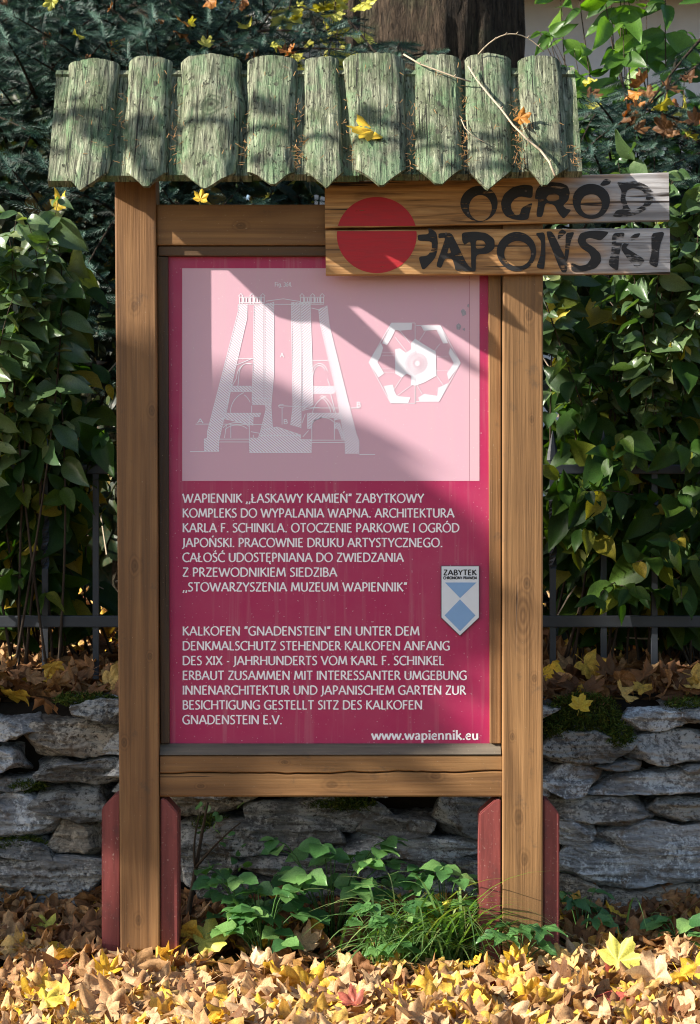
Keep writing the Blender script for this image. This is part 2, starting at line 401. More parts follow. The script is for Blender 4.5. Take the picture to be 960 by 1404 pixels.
def stone_mat(name, tint, grit=0.85):
    t = NT(name)
    co = t.coords((1, 1, 1), 'Object')
    n = t.noise(co, 11, 8, 0.7, 0.4); lay = t.noise(t.coords((7, 10, 60)), 1.0, 7, 0.7, 0.8)
    sp = t.noise(co, 95, 6, 0.75); ru = t.noise(co, 13, 5, 0.65, 0.5); li = t.noise(co, 7, 7, 0.75, 0.3)
    c = t.ramp(n, [(0.36, (0.11, 0.112, 0.115)), (0.5, (0.25, 0.255, 0.26)), (0.63, (0.40, 0.40, 0.395))])
    c = t.mix(0.5, c, t.ramp(lay, [(0.36, (0.06, 0.058, 0.054)), (0.5, (0.27, 0.27, 0.265)), (0.62, (0.52, 0.52, 0.51))]))
    c = t.mix(t.ramp(ru, [(0.56, 0.0), (0.66, 0.7)]), c, (0.15, 0.095, 0.05))
    c = t.mix(t.ramp(t.math('ADD', t.math('MULTIPLY', li, 0.6), t.math('MULTIPLY', sp, 0.4)), [(0.50, 0.0), (0.54, 0.8)]), c, (0.60, 0.61, 0.60))
    c = t.mix(t.ramp(sp, [(0.36, grit), (0.45, 0.0)]), c, (0.04, 0.038, 0.035))
    c = t.mix(1.0, c, tint, 'MULTIPLY')
    h = t.math('ADD', t.math('ADD', n, lay), t.math('MULTIPLY', sp, .7))
    return t.set(c, 0.9, t.bump(h, 0.9, 0.02), 0.2)
M_STONE = [stone_mat('grey field stone', (1.0, 0.98, 0.94)), stone_mat('brownish field stone', (0.92, 0.80, 0.64)), stone_mat('dark field stone', (0.72, 0.72, 0.69)), stone_mat('cool pale field stone', (1.32, 1.37, 1.42), 0.6)]
M_SOIL = soil_mat()
M_MOSS = leaf_mat('moss', [(0, (0.02, 0.04, 0.008)), (0.6, (0.05, 0.085, 0.015)), (1, (0.11, 0.14, 0.025))], 0.9, 0.15, 0.1)
M_IRON = plain('dark blue grey painted iron', (0.022, 0.026, 0.033), 0.5, 0.5, 0.3)
M_STEM = plain('shrub stem', (0.06, 0.042, 0.028), 0.8, 0.2, 0.5)
M_TWIG = plain('pale dry twig', (0.42, 0.34, 0.24), 0.7, 0.2, 0.35, 90)
M_NEEDLELITTER = plain('dry needles', (0.48, 0.27, 0.11), 0.8, 0.2, 0.3)
M_HOUSE = plain('pale render wall', (0.84, 0.84, 0.85), 0.85, 0.15, 0.1, 6)
M_TILE = plain('red roof tile', (0.22, 0.07, 0.045), 0.8, 0.2)
M_GLASS = plain('window glass', (0.03, 0.04, 0.05), 0.08, 0.6, 0.0)
M_BARK = bark_mat('furrowed brown bark', (0.06, 0.042, 0.028), (0.16, 0.11, 0.072))
M_SBARK = bark_mat('spruce bark', (0.07, 0.05, 0.035), (0.15, 0.10, 0.07), 2.0)
M_SPRUCE = leaf_mat('blue green needles', [(0, (0.006, 0.018, 0.014)), (0.4, (0.02, 0.056, 0.042)), (0.75, (0.065, 0.135, 0.105)), (1, (0.16, 0.26, 0.205))], 0.5, 0.12, 0.4, 0.2, (0.02, 0.03, 0.02), (1.0, 1.1, 0.8))
M_LEAFG = leaf_mat('shrub leaf', [(0, (0.013, 0.038, 0.008)), (0.45, (0.030, 0.074, 0.011)), (0.78, (0.065, 0.11, 0.015)), (0.92, (0.16, 0.17, 0.02)), (1, (0.42, 0.28, 0.03))], 0.5, 0.38, 0.22, 0.2, (0.04, 0.05, 0.01), (1.5, 1.7, 0.4))
M_LEAFP = leaf_mat('pale shrub leaf', [(0, (0.035, 0.08, 0.028)), (0.5, (0.075, 0.13, 0.05)), (0.9, (0.13, 0.19, 0.08)), (1, (0.27, 0.30, 0.12))], 0.35, 0.3, 0.5, 0.15, (0.07, 0.09, 0.02), (1.5, 1.6, 0.4))
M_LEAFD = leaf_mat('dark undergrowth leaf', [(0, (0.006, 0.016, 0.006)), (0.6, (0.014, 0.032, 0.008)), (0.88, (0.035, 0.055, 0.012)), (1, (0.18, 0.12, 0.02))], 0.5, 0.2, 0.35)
M_LEAFY = leaf_mat('bright young tree leaf', [(0, (0.03, 0.08, 0.012)), (0.5, (0.07, 0.16, 0.02)), (0.9, (0.14, 0.25, 0.035)), (1, (0.35, 0.32, 0.04))], 0.4, 0.4, 0.4, 0.2, (0.05, 0.07, 0.01), (1.6, 1.9, 0.3))
M_HERB = leaf_mat('ground herb leaf', [(0, (0.035, 0.105, 0.03)), (0.6, (0.085, 0.20, 0.055)), (1, (0.18, 0.31, 0.09))], 0.4, 0.25, 0.45, 0.1, (0.03, 0.05, 0.01), (1.3, 1.7, 0.4))
M_GRASS = leaf_mat('grass blade', [(0, (0.07, 0.16, 0.04)), (0.75, (0.19, 0.34, 0.11)), (1, (0.3, 0.28, 0.1))], 0.4, 0.3, 0.45, 0.1, (0.05, 0.06, 0.01), (1.4, 1.6, 0.4))
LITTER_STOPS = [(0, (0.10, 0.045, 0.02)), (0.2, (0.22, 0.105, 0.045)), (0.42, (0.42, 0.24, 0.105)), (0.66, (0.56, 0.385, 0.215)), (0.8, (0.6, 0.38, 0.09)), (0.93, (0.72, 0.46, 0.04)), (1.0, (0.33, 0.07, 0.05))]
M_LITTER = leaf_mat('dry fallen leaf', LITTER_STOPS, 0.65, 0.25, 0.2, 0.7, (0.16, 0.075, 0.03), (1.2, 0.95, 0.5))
M_YLEAF = leaf_mat('yellow maple leaf', [(0, (0.66, 0.40, 0.03)), (0.5, (0.72, 0.50, 0.05)), (1, (0.62, 0.55, 0.09))], 0.5, 0.3, 0.3, 0.35, (0.4, 0.17, 0.03), (1.2, 1.0, 0.3))
M_YGLEAF = leaf_mat('yellow green maple leaf', [(0, (0.42, 0.40, 0.06)), (1, (0.5, 0.48, 0.1))], 0.5, 0.3, 0.3, 0.3, (0.2, 0.25, 0.04), (1.2, 1.1, 0.3))
M_TLEAF = leaf_mat('tan maple leaf', [(0, (0.58, 0.38, 0.19)), (1, (0.65, 0.46, 0.27))], 0.55, 0.25, 0.3, 0.4, (0.3, 0.14, 0.06), (1.1, 0.95, 0.6))
M_OLEAF = leaf_mat('brown orange maple leaf', [(0, (0.2, 0.075, 0.025)), (1, (0.45, 0.2, 0.035))], 0.5, 0.25, 0.3, 0.6, (0.13, 0.04, 0.02), (1.2, 0.8, 0.4))
M_BLEAF = leaf_mat('dull brown leaf', [(0, (0.09, 0.042, 0.018)), (1, (0.19, 0.095, 0.036))], 0.6, 0.25, 0.25, 0.5, (0.08, 0.03, 0.015), (1.1, 0.9, 0.5))
M_RLEAF = leaf_mat('dull red maple leaf', [(0, (0.36, 0.09, 0.06)), (1, (0.42, 0.13, 0.08))], 0.55, 0.25, 0.3, 0.4, (0.18, 0.06, 0.03), (1.1, 0.8, 0.6))
M_CROWN = leaf_mat('tree crown leaf', [(0, (0.05, 0.09, 0.02)), (0.6, (0.12, 0.15, 0.03)), (1, (0.45, 0.33, 0.05))], 0.5, 0.2, 0.3)

# ------------------------------------------------------------------ leaf templates
RINGS = (0.25, 0.45, 0.65, 0.84, 1.0)
def maple_template(rs, curl=0.5, fold=0.3, crumple=0.05):
    half = [(0, 1.0), (6, 0.86), (14, 0.84), (20, 0.68), (27, 0.58), (36, 0.74), (42, 0.82), (50, 0.96), (57, 0.79), (66, 0.74), (75, 0.56), (85, 0.64), (97, 0.74), (110, 0.58), (128, 0.42), (155, 0.28), (180, 0.12)]
    pts = [(a, r) for a, r in half] + [(-a, r) for a, r in half[1:-1]][::-1]
    n = len(pts); tips = {0, 50, -50, 97, -97}
    V = [(0, 0, 0)]
    for ring in RINGS:
        for a, r in pts:
            th = R(a); rr = r * ring
            j = 1 + rs.uniform(-0.05, 0.05) if ring == 1.0 else 1
            pleat = 0.085 * ring * math.cos(R(a) * 360 / 49.0) if abs(a) < 125 else 0
            V.append((math.sin(th) * rr * j, math.cos(th) * rr * j, pleat))
    V = np.array(V); F = []
    for i in range(n):
        j = (i + 1) % n
        F.append((0, 1 + j, 1 + i))
        for k in range(len(RINGS) - 1):
            a, b = 1 + k * n + i, 1 + k * n + j
            F += [(a, b, b + n), (a, b + n, a + n)]
    r2 = (V[:, 0] ** 2 + V[:, 1] ** 2)
    ph = rs.uniform(0, 6.28); th = np.arctan2(V[:, 0], V[:, 1])
    V[:, 2] += curl * r2 * (0.55 + 0.45 * np.cos(2 * th + ph)) + fold * np.abs(V[:, 0]) * 0.6
    for _ in range(3):
        kx, ky, p = rs.uniform(-5, 5), rs.uniform(-5, 5), rs.uniform(0, 6.28)
        V[:, 2] += crumple * np.sin(V[:, 0] * kx + V[:, 1] * ky + p) * np.sqrt(r2)
    for _ in range(4):
        kx, ky, p = rs.uniform(-14, 14), rs.uniform(-14, 14), rs.uniform(0, 6.28)
        V[:, 2] += crumple * 0.4 * np.sin(V[:, 0] * kx + V[:, 1] * ky + p) * np.sqrt(r2)
    V[:, 0] *= 1 - 0.2 * min(1, abs(curl)); V[:, 1] -= 0.35
    # stalk
    s0 = len(V); st = np.array([(-0.012, -0.35, 0), (0.012, -0.35, 0), (0.03, -0.95, 0.06), (0.008, -0.95, 0.07)])
    V = np.vstack([V, st]); F += [(s0, s0 + 1, s0 + 2), (s0, s0 + 2, s0 + 3)]
    return V, np.array(F)

def ovate_template(rs, width=0.58, curl=0.25, fold=0.35, wave=0.02, serr=0.0):
    rows = [(0.0, 0.04), (0.1, 0.62), (0.24, 0.93), (0.4, 1.0), (0.58, 0.86), (0.75, 0.58), (0.9, 0.22), (1.0, 0.01)]
    V = []; F = []
    ph = rs.uniform(0, 6.28)
    for i, (t, h) in enumerate(rows):
        hw = h * width / 2 * (1 + (serr if i % 2 else -serr))
        for u in (-1, -0.5, 0, 0.5, 1):
            x = u * hw
            V.append((x, t, fold * abs(x) - curl * t * t + wave * math.sin(9 * t + ph + u * 1.5) * abs(u)))
    for i in range(len(rows) - 1):
        for k in range(4):
            a = i * 5 + k; F += [(a, a + 1, a + 6), (a, a + 6, a + 5)]
    return np.array(V), np.array(F)

rs = random.Random(11)
T_DRY = [maple_template(rs, rs.uniform(-0.3, 0.4) if i % 4 else rs.uniform(.5, .8), rs.uniform(-0.2, 0.3), rs.uniform(0.06, 0.2)) for i in range(16)]
T_FRESH = [maple_template(rs, rs.uniform(-0.2, 0.25), rs.uniform(0.0, 0.22), 0.03) for _ in range(6)]
T_OV = [ovate_template(rs, rs.uniform(0.48, 0.74), rs.uniform(-0.05, 0.6), rs.uniform(0.15, 0.75), rs.uniform(.02, .06)) for _ in range(12)]
T_LONG = [ovate_template(rs, rs.uniform(0.36, 0.46), rs.uniform(0.1, 0.4), rs.uniform(0.2, 0.5), 0.02) for _ in range(5)]
T_HERB = [ovate_template(rs, rs.uniform(0.68, 0.88), rs.uniform(0.1, 0.35), rs.uniform(0.1, 0.35), 0.03, 0.07) for _ in range(5)]

def sprig_template(rs, n=92, twig=True):
    """one spruce twig along +Y, unit length, needles all round"""
    V = []; F = []; O = []
    for i in range(n):
        t = i / n; th = i * 2.39996 + rs.uniform(-0.2, 0.2)
        a = R(66 - 34 * t + rs.uniform(-8, 8)); L = 0.205 * (1 - 0.35 * t ** 3) * rs.uniform(0.85, 1.1)
        rad = Vector((math.cos(th), 0, math.sin(th))); d = rad * math.sin(a) + Vector((0, math.cos(a), 0))
        b = Vector((0, t * 0.93, 0)); s = d.cross(rad).normalized() * 0.0105
        k = len(V); V += [b - s, b + s, b + d * L * 0.8 + s * 0.6, b + d * L]
        F += [(k, k + 1, k + 2), (k, k + 2, k + 3)]; q_ = rs.uniform(-.35, .3); O += [q_ - .15, q_ - .15, q_ + .05, q_ + .25]
    return np.array([tuple(v) for v in V]), np.array(F), np.array(O)
T_SPRIG = [sprig_template(rs) for _ in range(3)]

def leaves_mesh(templates, pos, dirs, nrm, size, rnd, seed=0):
    g = np.random.default_rng(seed)
    pos, dirs, nrm = (np.asarray(a, dtype=float) for a in (pos, dirs, nrm))
    M = basis(dirs, nrm) * np.asarray(size)[:, None, None]
    return tri_mesh(*scatter(templates, M, pos, np.asarray(rnd), g.integers(0, len(templates), len(pos))))

# ================================================================== THE GROUND
def gz(x, y):
    n = 0.02 * noise.noise((x * 1.7, y * 1.7, 3.1)) + 0.012 * noise.noise((x * 6, y * 6, 9.0))
    if y < 0.62: return n * .7 - 0.045 + 0.05 * max(0, min(y, .5))
    s = min(1.0, (y - 0.62) / 0.04)
    return n - 0.02 + 0.565 * s + 0.03 * min(y, 3.0) * s
xs = [-250, -90, -30, -12, -6, -4] + [-3 + i * 0.12 for i in range(51)] + [4, 6, 12, 30, 90, 250]
ys = [-250, -90, -30, -12, -6, -4, -3] + [-2.5 + i * 0.12 for i in range(26)] + [0.60, 0.62, 0.66, 0.7] + [0.8 + i * 0.15 for i in range(20)] + [4.5, 6, 9, 14, 30, 90, 250]
gb = MB()
gb.add([(x, y, gz(x, y)) for y in ys for x in xs], [(j * len(xs) + i, j * len(xs) + i + 1, (j + 1) * len(xs) + i + 1, (j + 1) * len(xs) + i) for j in range(len(ys) - 1) for i in range(len(xs) - 1)])
tag(gb.build('ground', M_SOIL, None, True), 'leaf strewn dark soil under the board and behind the wall', 'ground', kind='structure')

# ================================================================== THE HOUSE FAR BEHIND
house = empty('house', (1.5, 10.0, 0.6)); tag(house, 'pale rendered house glimpsed behind the big tree trunk', 'house')
hb = MB(); x0, x1, y0, y1, zb, zt = -0.75, 7.5, 10.0, 17.0, 0.3, 5.2
hv = [(x0, y0, zb), (x1, y0, zb), (x1, y1, zb), (x0, y1, zb), (x0, y0, zt), (x1, y0, zt), (x1, y1, zt), (x0, y1, zt), (x0, 13.5, 8.0), (x1, 13.5, 8.0)]
hb.add(hv, [(0, 1, 5, 4), (1, 2, 6, 9, 5), (2, 3, 7, 6), (3, 0, 4, 8, 7)])
hb.build('wall', M_HOUSE, house)
rb = MB(); e = 0.4
for s, ye in ((1, y0 - e), (-1, y1 + e)):
    zz = zt - e * 0.8
    rb.add([(x0 - e, ye, zz), (x1 + e, ye, zz), (x1 + e, 13.5, 8.02), (x0 - e, 13.5, 8.02), (x0 - e, ye, zz + 0.15), (x1 + e, ye, zz + 0.15), (x1 + e, 13.5, 8.2), (x0 - e, 13.5, 8.2)],
           [(0, 1, 2, 3), (4, 5, 6, 7), (0, 1, 5, 4), (0, 3, 7, 4), (1, 2, 6, 5)])
rb.build('roof', M_TILE, house)
for wx in (3.9, 5.9):
    fr = hexa('window', [Vector(p) for p in ((wx - .6, 9.96, 1.5), (wx + .6, 9.96, 1.5), (wx + .6, 9.96, 2.9), (wx - .6, 9.96, 2.9), (wx - .6, 10.02, 1.5), (wx + .6, 10.02, 1.5), (wx + .6, 10.02, 2.9), (wx - .6, 10.02, 2.9))], M_SHW, house, 0.01)
    g_ = MB()
    for a in (-0.54, 0.03): g_.poly([(wx + a, 9.955, 1.56), (wx + a + .51, 9.955, 1.56), (wx + a + .51, 9.955, 2.84), (wx + a, 9.955, 2.84)])
    g_.build('pane', M_GLASS, fr)

# ================================================================== THE BIG TREE BEHIND
def displaced_trunk(base, top, r0, r1, seed, nz=90, ns=120, furrow=0.03):
    V = []; F = []
    for i in range(nz + 1):
        t = i / nz; c = base.lerp(top, t); r = r0 + (r1 - r0) * t + 0.25 * r0 * math.exp(-t * 14)
        for k in range(ns):
            th = 2 * math.pi * k / ns
            f = noise.noise((math.cos(th) * 3.2 + seed, math.sin(th) * 3.2, c.z * 0.9)) + 0.5 * noise.noise((math.cos(th) * 9 + seed, math.sin(th) * 9, c.z * 1.6)) - 0.7 * abs(noise.noise((math.cos(th) * 13 + seed, math.sin(th) * 13, c.z * 2.0)))
            rr = r + furrow * f
            V.append((c.x + math.cos(th) * rr, c.y + math.sin(th) * rr, c.z))
    for i in range(nz):
        for k in range(ns):
            F.append((i * ns + k, i * ns + (k + 1) % ns, (i + 1) * ns + (k + 1) % ns, (i + 1) * ns + k))
    return V, F

def crown_cloud(c, rad, n, size, seed, clumps=26):
    g = np.random.default_rng(seed)
    cc = g.normal(size=(clumps, 3)); cc /= np.linalg.norm(cc, axis=1, keepdims=True); cc *= g.uniform(0.35, 1.0, (clumps, 1)) * np.array(rad)
    pos = cc[g.integers(0, clumps, n)] + g.normal(size=(n, 3)) * np.array(rad) * 0.16 + np.array(c)
    return leaves_mesh(T_FRESH, pos, g.normal(size=(n, 3)) + [0, 0, -0.6], g.normal(size=(n, 3)) + [0, 0, 0.6], g.uniform(0.7, 1.2, n) * size, g.random(n), seed), cc + np.array(c)

tb = P(588, 702, 3.0); tb.z = 0.55
big = empty('maple_tree', tb); tag(big, 'thick furrowed maple trunk standing behind the sign roof', 'tree')
m_ = MB(); m_.add(*displaced_trunk(tb, Vector((tb.x + 0.08, 3.1, 5.6)), 0.365, 0.335, 1.0)); m_.build('trunk', M_BARK, big, True)
cm, cc = crown_cloud((tb.x, 3.6, 6.9), (2.6, 2.2, 2.0), 2600, 0.17, 5)
m_ = MB()
for q in cc[:9]:
    a = Vector((tb.x + 0.1, 3.1, 5.5)); qv = Vector(q)
    m_.add(*tube_data(bez(a, a.lerp(qv, 0.4) + Vector((0, 0, 0.5)), qv, 6), [0.13 - 0.018 * i for i in range(7)]))
m_.build('limb', M_BARK, big, True)
finish('crown', cm, M_CROWN, big)

g = np.random.default_rng(15); n = 8200
fp = np.stack([np.where(g.random(n) < .8, g.uniform(-8, -0.9, n), g.uniform(6.5, 9, n)), g.uniform(6.0, 9.0, n), np.where(g.random(n) < .5, g.uniform(.4, 2.8, n), g.uniform(.4, 6.5, n))], 1)
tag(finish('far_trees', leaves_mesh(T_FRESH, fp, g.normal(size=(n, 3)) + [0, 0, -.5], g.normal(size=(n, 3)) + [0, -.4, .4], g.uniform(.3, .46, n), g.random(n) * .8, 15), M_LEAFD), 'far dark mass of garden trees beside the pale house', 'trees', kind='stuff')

# ================================================================== THE TREE THAT SHADES THE BOARD (unseen, off to the left; crown leaves laid out to shape the shade)
def to_sun(U, W, t):
    d = SUN.normalized()
    return Vector(((U - 480) * K, 0, EYE - (W - 702) * K)) - d * t
def inside(poly, x, y):
    c = False; n = len(poly)
    for i in range(n):
        (x1_, y1_), (x2_, y2_) = poly[i], poly[(i + 1) % n]
        if (y1_ > y) != (y2_ > y) and x < (x2_ - x1_) * (y - y1_) / (y2_ - y1_) + x1_: c = not c
    return c
SHADE = [(-330, 535), (350, 535), (450, 610), (540, 690), (580, 760), (540, 800), (460, 840), (440, 900), (490, 960), (440, 985), (330, 985), (240, 960), (215, 1150), (150, 1150), (110, 1000), (-250, 1000), (-330, 1080)]
rs = random.Random(5)
pos = []; rnd_ = []
while len(pos) < 950:
    U, W = rs.uniform(-340, 610), rs.uniform(465, 1200)
    if -110 < U < 120 and 600 < W < 930: continue
    if inside(SHADE, U, W): pos.append(to_sun(U, W, rs.uniform(4.6, 5.6)))
n1 = len(pos)
while len(pos) < n1 + 2600:
    U, W = rs.uniform(-1500, -250), rs.uniform(-900, 1150)
    hole = noise.noise((U * 0.0042, W * 0.0042, 2.2))
    if hole > 0.12 or noise.noise((U * 0.013, W * 0.013, 7.7)) > 0.33: continue
    if -830 < U < -430 and -680 < W < 200 and noise.noise((U * 0.0075, W * 0.0075, 9.1)) > -0.16: continue
    if W > 480 and noise.noise((U * 0.009, W * 0.009, 4.4)) > 0.05: continue
    if ((U + 1080) / 330) ** 2 + ((W + 330) / 240) ** 2 < 1 or ((U + 1225) / 90) ** 2 + ((W + 60) / 90) ** 2 < 1 or ((U + 620) / 70) ** 2 + ((W - 60) / 90) ** 2 < 1: continue
    if W < 300 and U > -420 + rs.uniform(-60, 60): continue
    pos.append(to_sun(U, W, rs.uniform(4.6, 6.4)))
g = np.random.default_rng(8); n = len(pos)
sd = np.array(-SUN.normalized())
cm = leaves_mesh(T_FRESH, [tuple(p) for p in pos], g.normal(size=(n, 3)), g.normal(size=(n, 3)) * 0.6 + sd, g.uniform(0.085, 0.13, n), g.random(n), 4)
base = Vector((-6.6, -1.7, 0.0))
shade = empty('shade_tree', base); tag(shade, 'unseen tree whose crown is laid out to shade the lower board', 'tree')
m_ = MB(); topv = Vector((-6.3, -1.6, 5.2)); m_.add(*displaced_trunk(base, topv, 0.11, 0.05, 6.0, 30, 16, 0.008)); m_.build('trunk', M_BARK, shade, True)
m_ = MB()
for i in range(16):
    q = Vector(pos[(i * 197) % n]); a = base.lerp(topv, 0.42 + 0.035 * i)
    m_.add(*tube_data(bez(a, a.lerp(q, 0.5) + Vector((0, 0, 0.15)), q, 6), [0.03 - 0.004 * j for j in range(7)]))
m_.build('limb', M_BARK, shade, True)
finish('crown', cm, M_CROWN, shade)
# two added branches, out of view, placed to lay shadow bands on panel and roof
m_ = MB(); bp, bd, bn, bs_ = [], [], [], []; rb_ = random.Random(44)
for pts_, r_a, r_b in ((((575, 462, 2.5), (467, 380, 2.8), (250, 215, 3.4), (-300, 60, 5.0)), .013, .03), (((980, 350, 2.6), (700, 300, 3.0), (420, 235, 3.5), (-300, 120, 5.1)), .0045, .025)):
    q = [to_sun(*p_) for p_ in pts_] + [base.lerp(topv, .7)]
    path = [q[0]]
    for a_, b_ in zip(q, q[1:]): path += [a_.lerp(b_, k_ / 4) for k_ in range(1, 5)]
    m_.add(*tube_data(path, [r_a + (r_b - r_a) * i / (len(path) - 1) for i in range(len(path))]))
    for i, p_ in enumerate(path[:12]):
        if r_a < .01 or i > 4:
            for _ in range(2):
                bp.append(tuple(p_ + Vector((rb_.gauss(0, .07), rb_.gauss(0, .07), rb_.gauss(0, .05))))); bd.append((rb_.gauss(0, 1), rb_.gauss(0, 1), -.5)); bn.append((-1 + rb_.gauss(0, .5), rb_.gauss(0, .5), .6)); bs_.append(rb_.uniform(.03, .05))
m_.build('limb', M_BARK, shade, True)
finish('foliage', leaves_mesh(T_FRESH, bp, bd, bn, bs_, [rb_.random() for _ in bp], 45), M_CROWN, shade)

# ================================================================== SPRUCES
def spruce(name, label, regions, trunk_base, trunk_top, seed, group=None):
    g = np.random.default_rng(seed)
    root = empty(name, trunk_base); tag(root, label, 'spruce tree', group)
    m_ = MB(); nseg = 8
    m_.add(*tube_data([trunk_base.lerp(trunk_top, i / nseg) for i in range(nseg + 1)], [0.11 - 0.085 * i / nseg for i in range(nseg + 1)], 10)); m_.build('trunk', M_SBARK, root, True)
    pos, dirs, size, rnd = [], [], [], []
    br = MB()
    for (xa, xb, ya, yb, Ya, Yb, nb, L) in regions:
        for _ in range(nb):
            tip = P(g.uniform(xa, xb), g.uniform(ya, yb), g.uniform(Ya, Yb))
            org = trunk_base.lerp(trunk_top, min(0.98, max(0.02, (tip.z + 0.25 - trunk_base.z) / (trunk_top.z - trunk_base.z))))
            d = (tip - org); d.z *= 0.5
            if d.length < 0.2: continue
            d.normalize(); d = (d + Vector(g.normal(size=3)) * 0.45 + Vector((0, -0.45, -0.05))).normalized()
            bl = g.uniform(0.28, 0.5)
            root_b = tip - d * bl
            mid = tip - d * bl * 0.5 + Vector((0, 0, 0.025))
            path = bez(root_b, mid, tip, 6)
            br.add(*tube_data(path, [0.006 - 0.0007 * i for i in range(7)], 5))
            side = d.cross(Vector((0, 0, 1))).normalized(); upn = side.cross(d)
            k = int(bl / 0.036)
            for j in range(k):
                t = (j + 0.5) / k; p = root_b.lerp(tip, t) + Vector((0, 0, 0.025 * 4 * t * (1 - t) * 0.5)); s = 1 if j % 2 else -1
                dd = (d * 0.75 + side * s * g.uniform(0.6, 1.0) + upn * g.uniform(-0.3, 0.25)).normalized()
                pos.append(tuple(p)); dirs.append(tuple(dd)); size.append(L * g.uniform(0.6, 1.05) * (1.15 - 0.55 * t)); rnd.append(g.random() * 0.7)
            pos.append(tuple(tip - d * 0.03)); dirs.append(tuple(d)); size.append(L * 0.8); rnd.append(0.5 + 0.5 * g.random())
    br.build('branch', M_SBARK, root, True)
    n = len(pos)
    finish('needles', leaves_mesh(T_SPRIG, pos, dirs, g.normal(size=(n, 3)), size, rnd, seed), M_SPRUCE, root)
    return root
t0 = P(190, 702, 2.6); t0.z = 0.6
spruce('blue_spruce', 'blue green spruce spreading its boughs behind the roof over the ivy leaves',
       [(-90, 400, -70, 95, 0.95, 1.5, 105, 0.125), (-90, 330, 80, 270, 1.0, 1.7, 85, 0.125), (-90, 470, -60, 330, 1.6, 2.4, 130, 0.15), (90, 470, 245, 480, 1.0, 1.7, 60, 0.11), (380, 600, 45, 110, 1.0, 1.4, 12, 0.11), (-250, -90, -70, 450, 1.2, 2.2, 30, 0.14), (-90, 480, 300, 560, 1.7, 2.4, 60, .15)],
       t0, t0 + Vector((0.05, 0.1, 4.2)), 21, 'blue spruces behind the board')
t1 = P(1010, 702, 2.4); t1.z = 0.6
spruce('blue_spruce', 'blue spruce with silvery tips piled with brown leaves beyond the carved board end',
       [(785, 1040, 135, 260, 0.9, 1.5, 60, 0.105), (700, 1040, 140, 360, 1.6, 2.1, 70, 0.13), (1000, 1200, 100, 330, 1.4, 2.0, 20, 0.13), (740, 1040, 320, 560, 1.6, 2.2, 50, .14)],
       t1, t1 + Vector((0.1, 0.15, 1.95)), 22, 'blue spruces behind the board')

# ================================================================== SHRUBS
def shrub(name, label, cat, bases, regions, mat, seed, group=None, templates=T_OV, leaf=0.085, skip=None, stem_r=0.0045, face=(0, -0.75, 0.55), step=0.045, mat_stem=None):
    g = np.random.default_rng(seed); rr = random.Random(seed)
    root = empty(name, bases[0]); tag(root, label, cat, group)
    pos, dirs, nrm, size, rnd = [], [], [], [], []
    st = MB()
    for (xa, xb, ya, yb, Ya, Yb, n) in regions:
        for _ in range(n):
            px, py = rr.uniform(xa, xb), rr.uniform(ya, yb)
            tip = P(px, py, rr.uniform(Ya, Yb)); b = rr.choice(bases) + Vector((rr.uniform(-.16, .16), rr.uniform(-.1, .15), 0))
            mid = b.lerp(tip, 0.6) + Vector((rr.uniform(-.12, .12), rr.uniform(-.05, .15), rr.uniform(0.08, 0.3)))
            path = bez(b, mid, tip, 14)
            st.add(*tube_data(path, [stem_r * (1 - 0.8 * i / 14) for i in range(15)], 5))
            total = sum((path[i + 1] - path[i]).length for i in range(14)); want = min(0.6, total * 0.72); acc = 0.0; i = 13; nxt = 0.0; k = 0
            while i > 0 and acc < want:
                seg = (path[i + 1] - path[i]).length
                while nxt < acc + seg and nxt < want:
                    p = path[i + 1].lerp(path[i], (nxt - acc) / seg); t = (path[i + 1] - path[i]).normalized()
                    if not (skip and skip(p)):
                        side = t.cross(Vector((0, -1, 0.3))).normalized()
                        if k % 2: side = side.cross(t) * 0.7 + side * rr.uniform(-0.5, 0.5)
                        for s in (1, -1):
                            dd = t * 0.3 + side * s * .8 + Vector((rr.uniform(-.4, .4), -0.3 + rr.uniform(-.3, .3), -0.6 + rr.uniform(-.5, .45)))
                            pos.append(tuple(p)); dirs.append(tuple(dd))
                            nrm.append((face[0] + rr.gauss(0, .4), face[1] + rr.gauss(0, .4), face[2] + rr.gauss(0, .4)))
                            size.append(leaf * (rr.uniform(0.45, 1.2) if rr.random() < .8 else rr.uniform(.3, .6)) * (0.6 if nxt < 0.02 else 1)); rnd.append(rr.random())
                    nxt += step * rr.uniform(0.8, 1.3); k += 1
                acc += seg; i -= 1
    st.build('stem', mat_stem or M_STEM, root, True)
    finish('foliage', leaves_mesh(templates, pos, dirs, nrm, size, rnd, seed), mat, root, True)
    return root

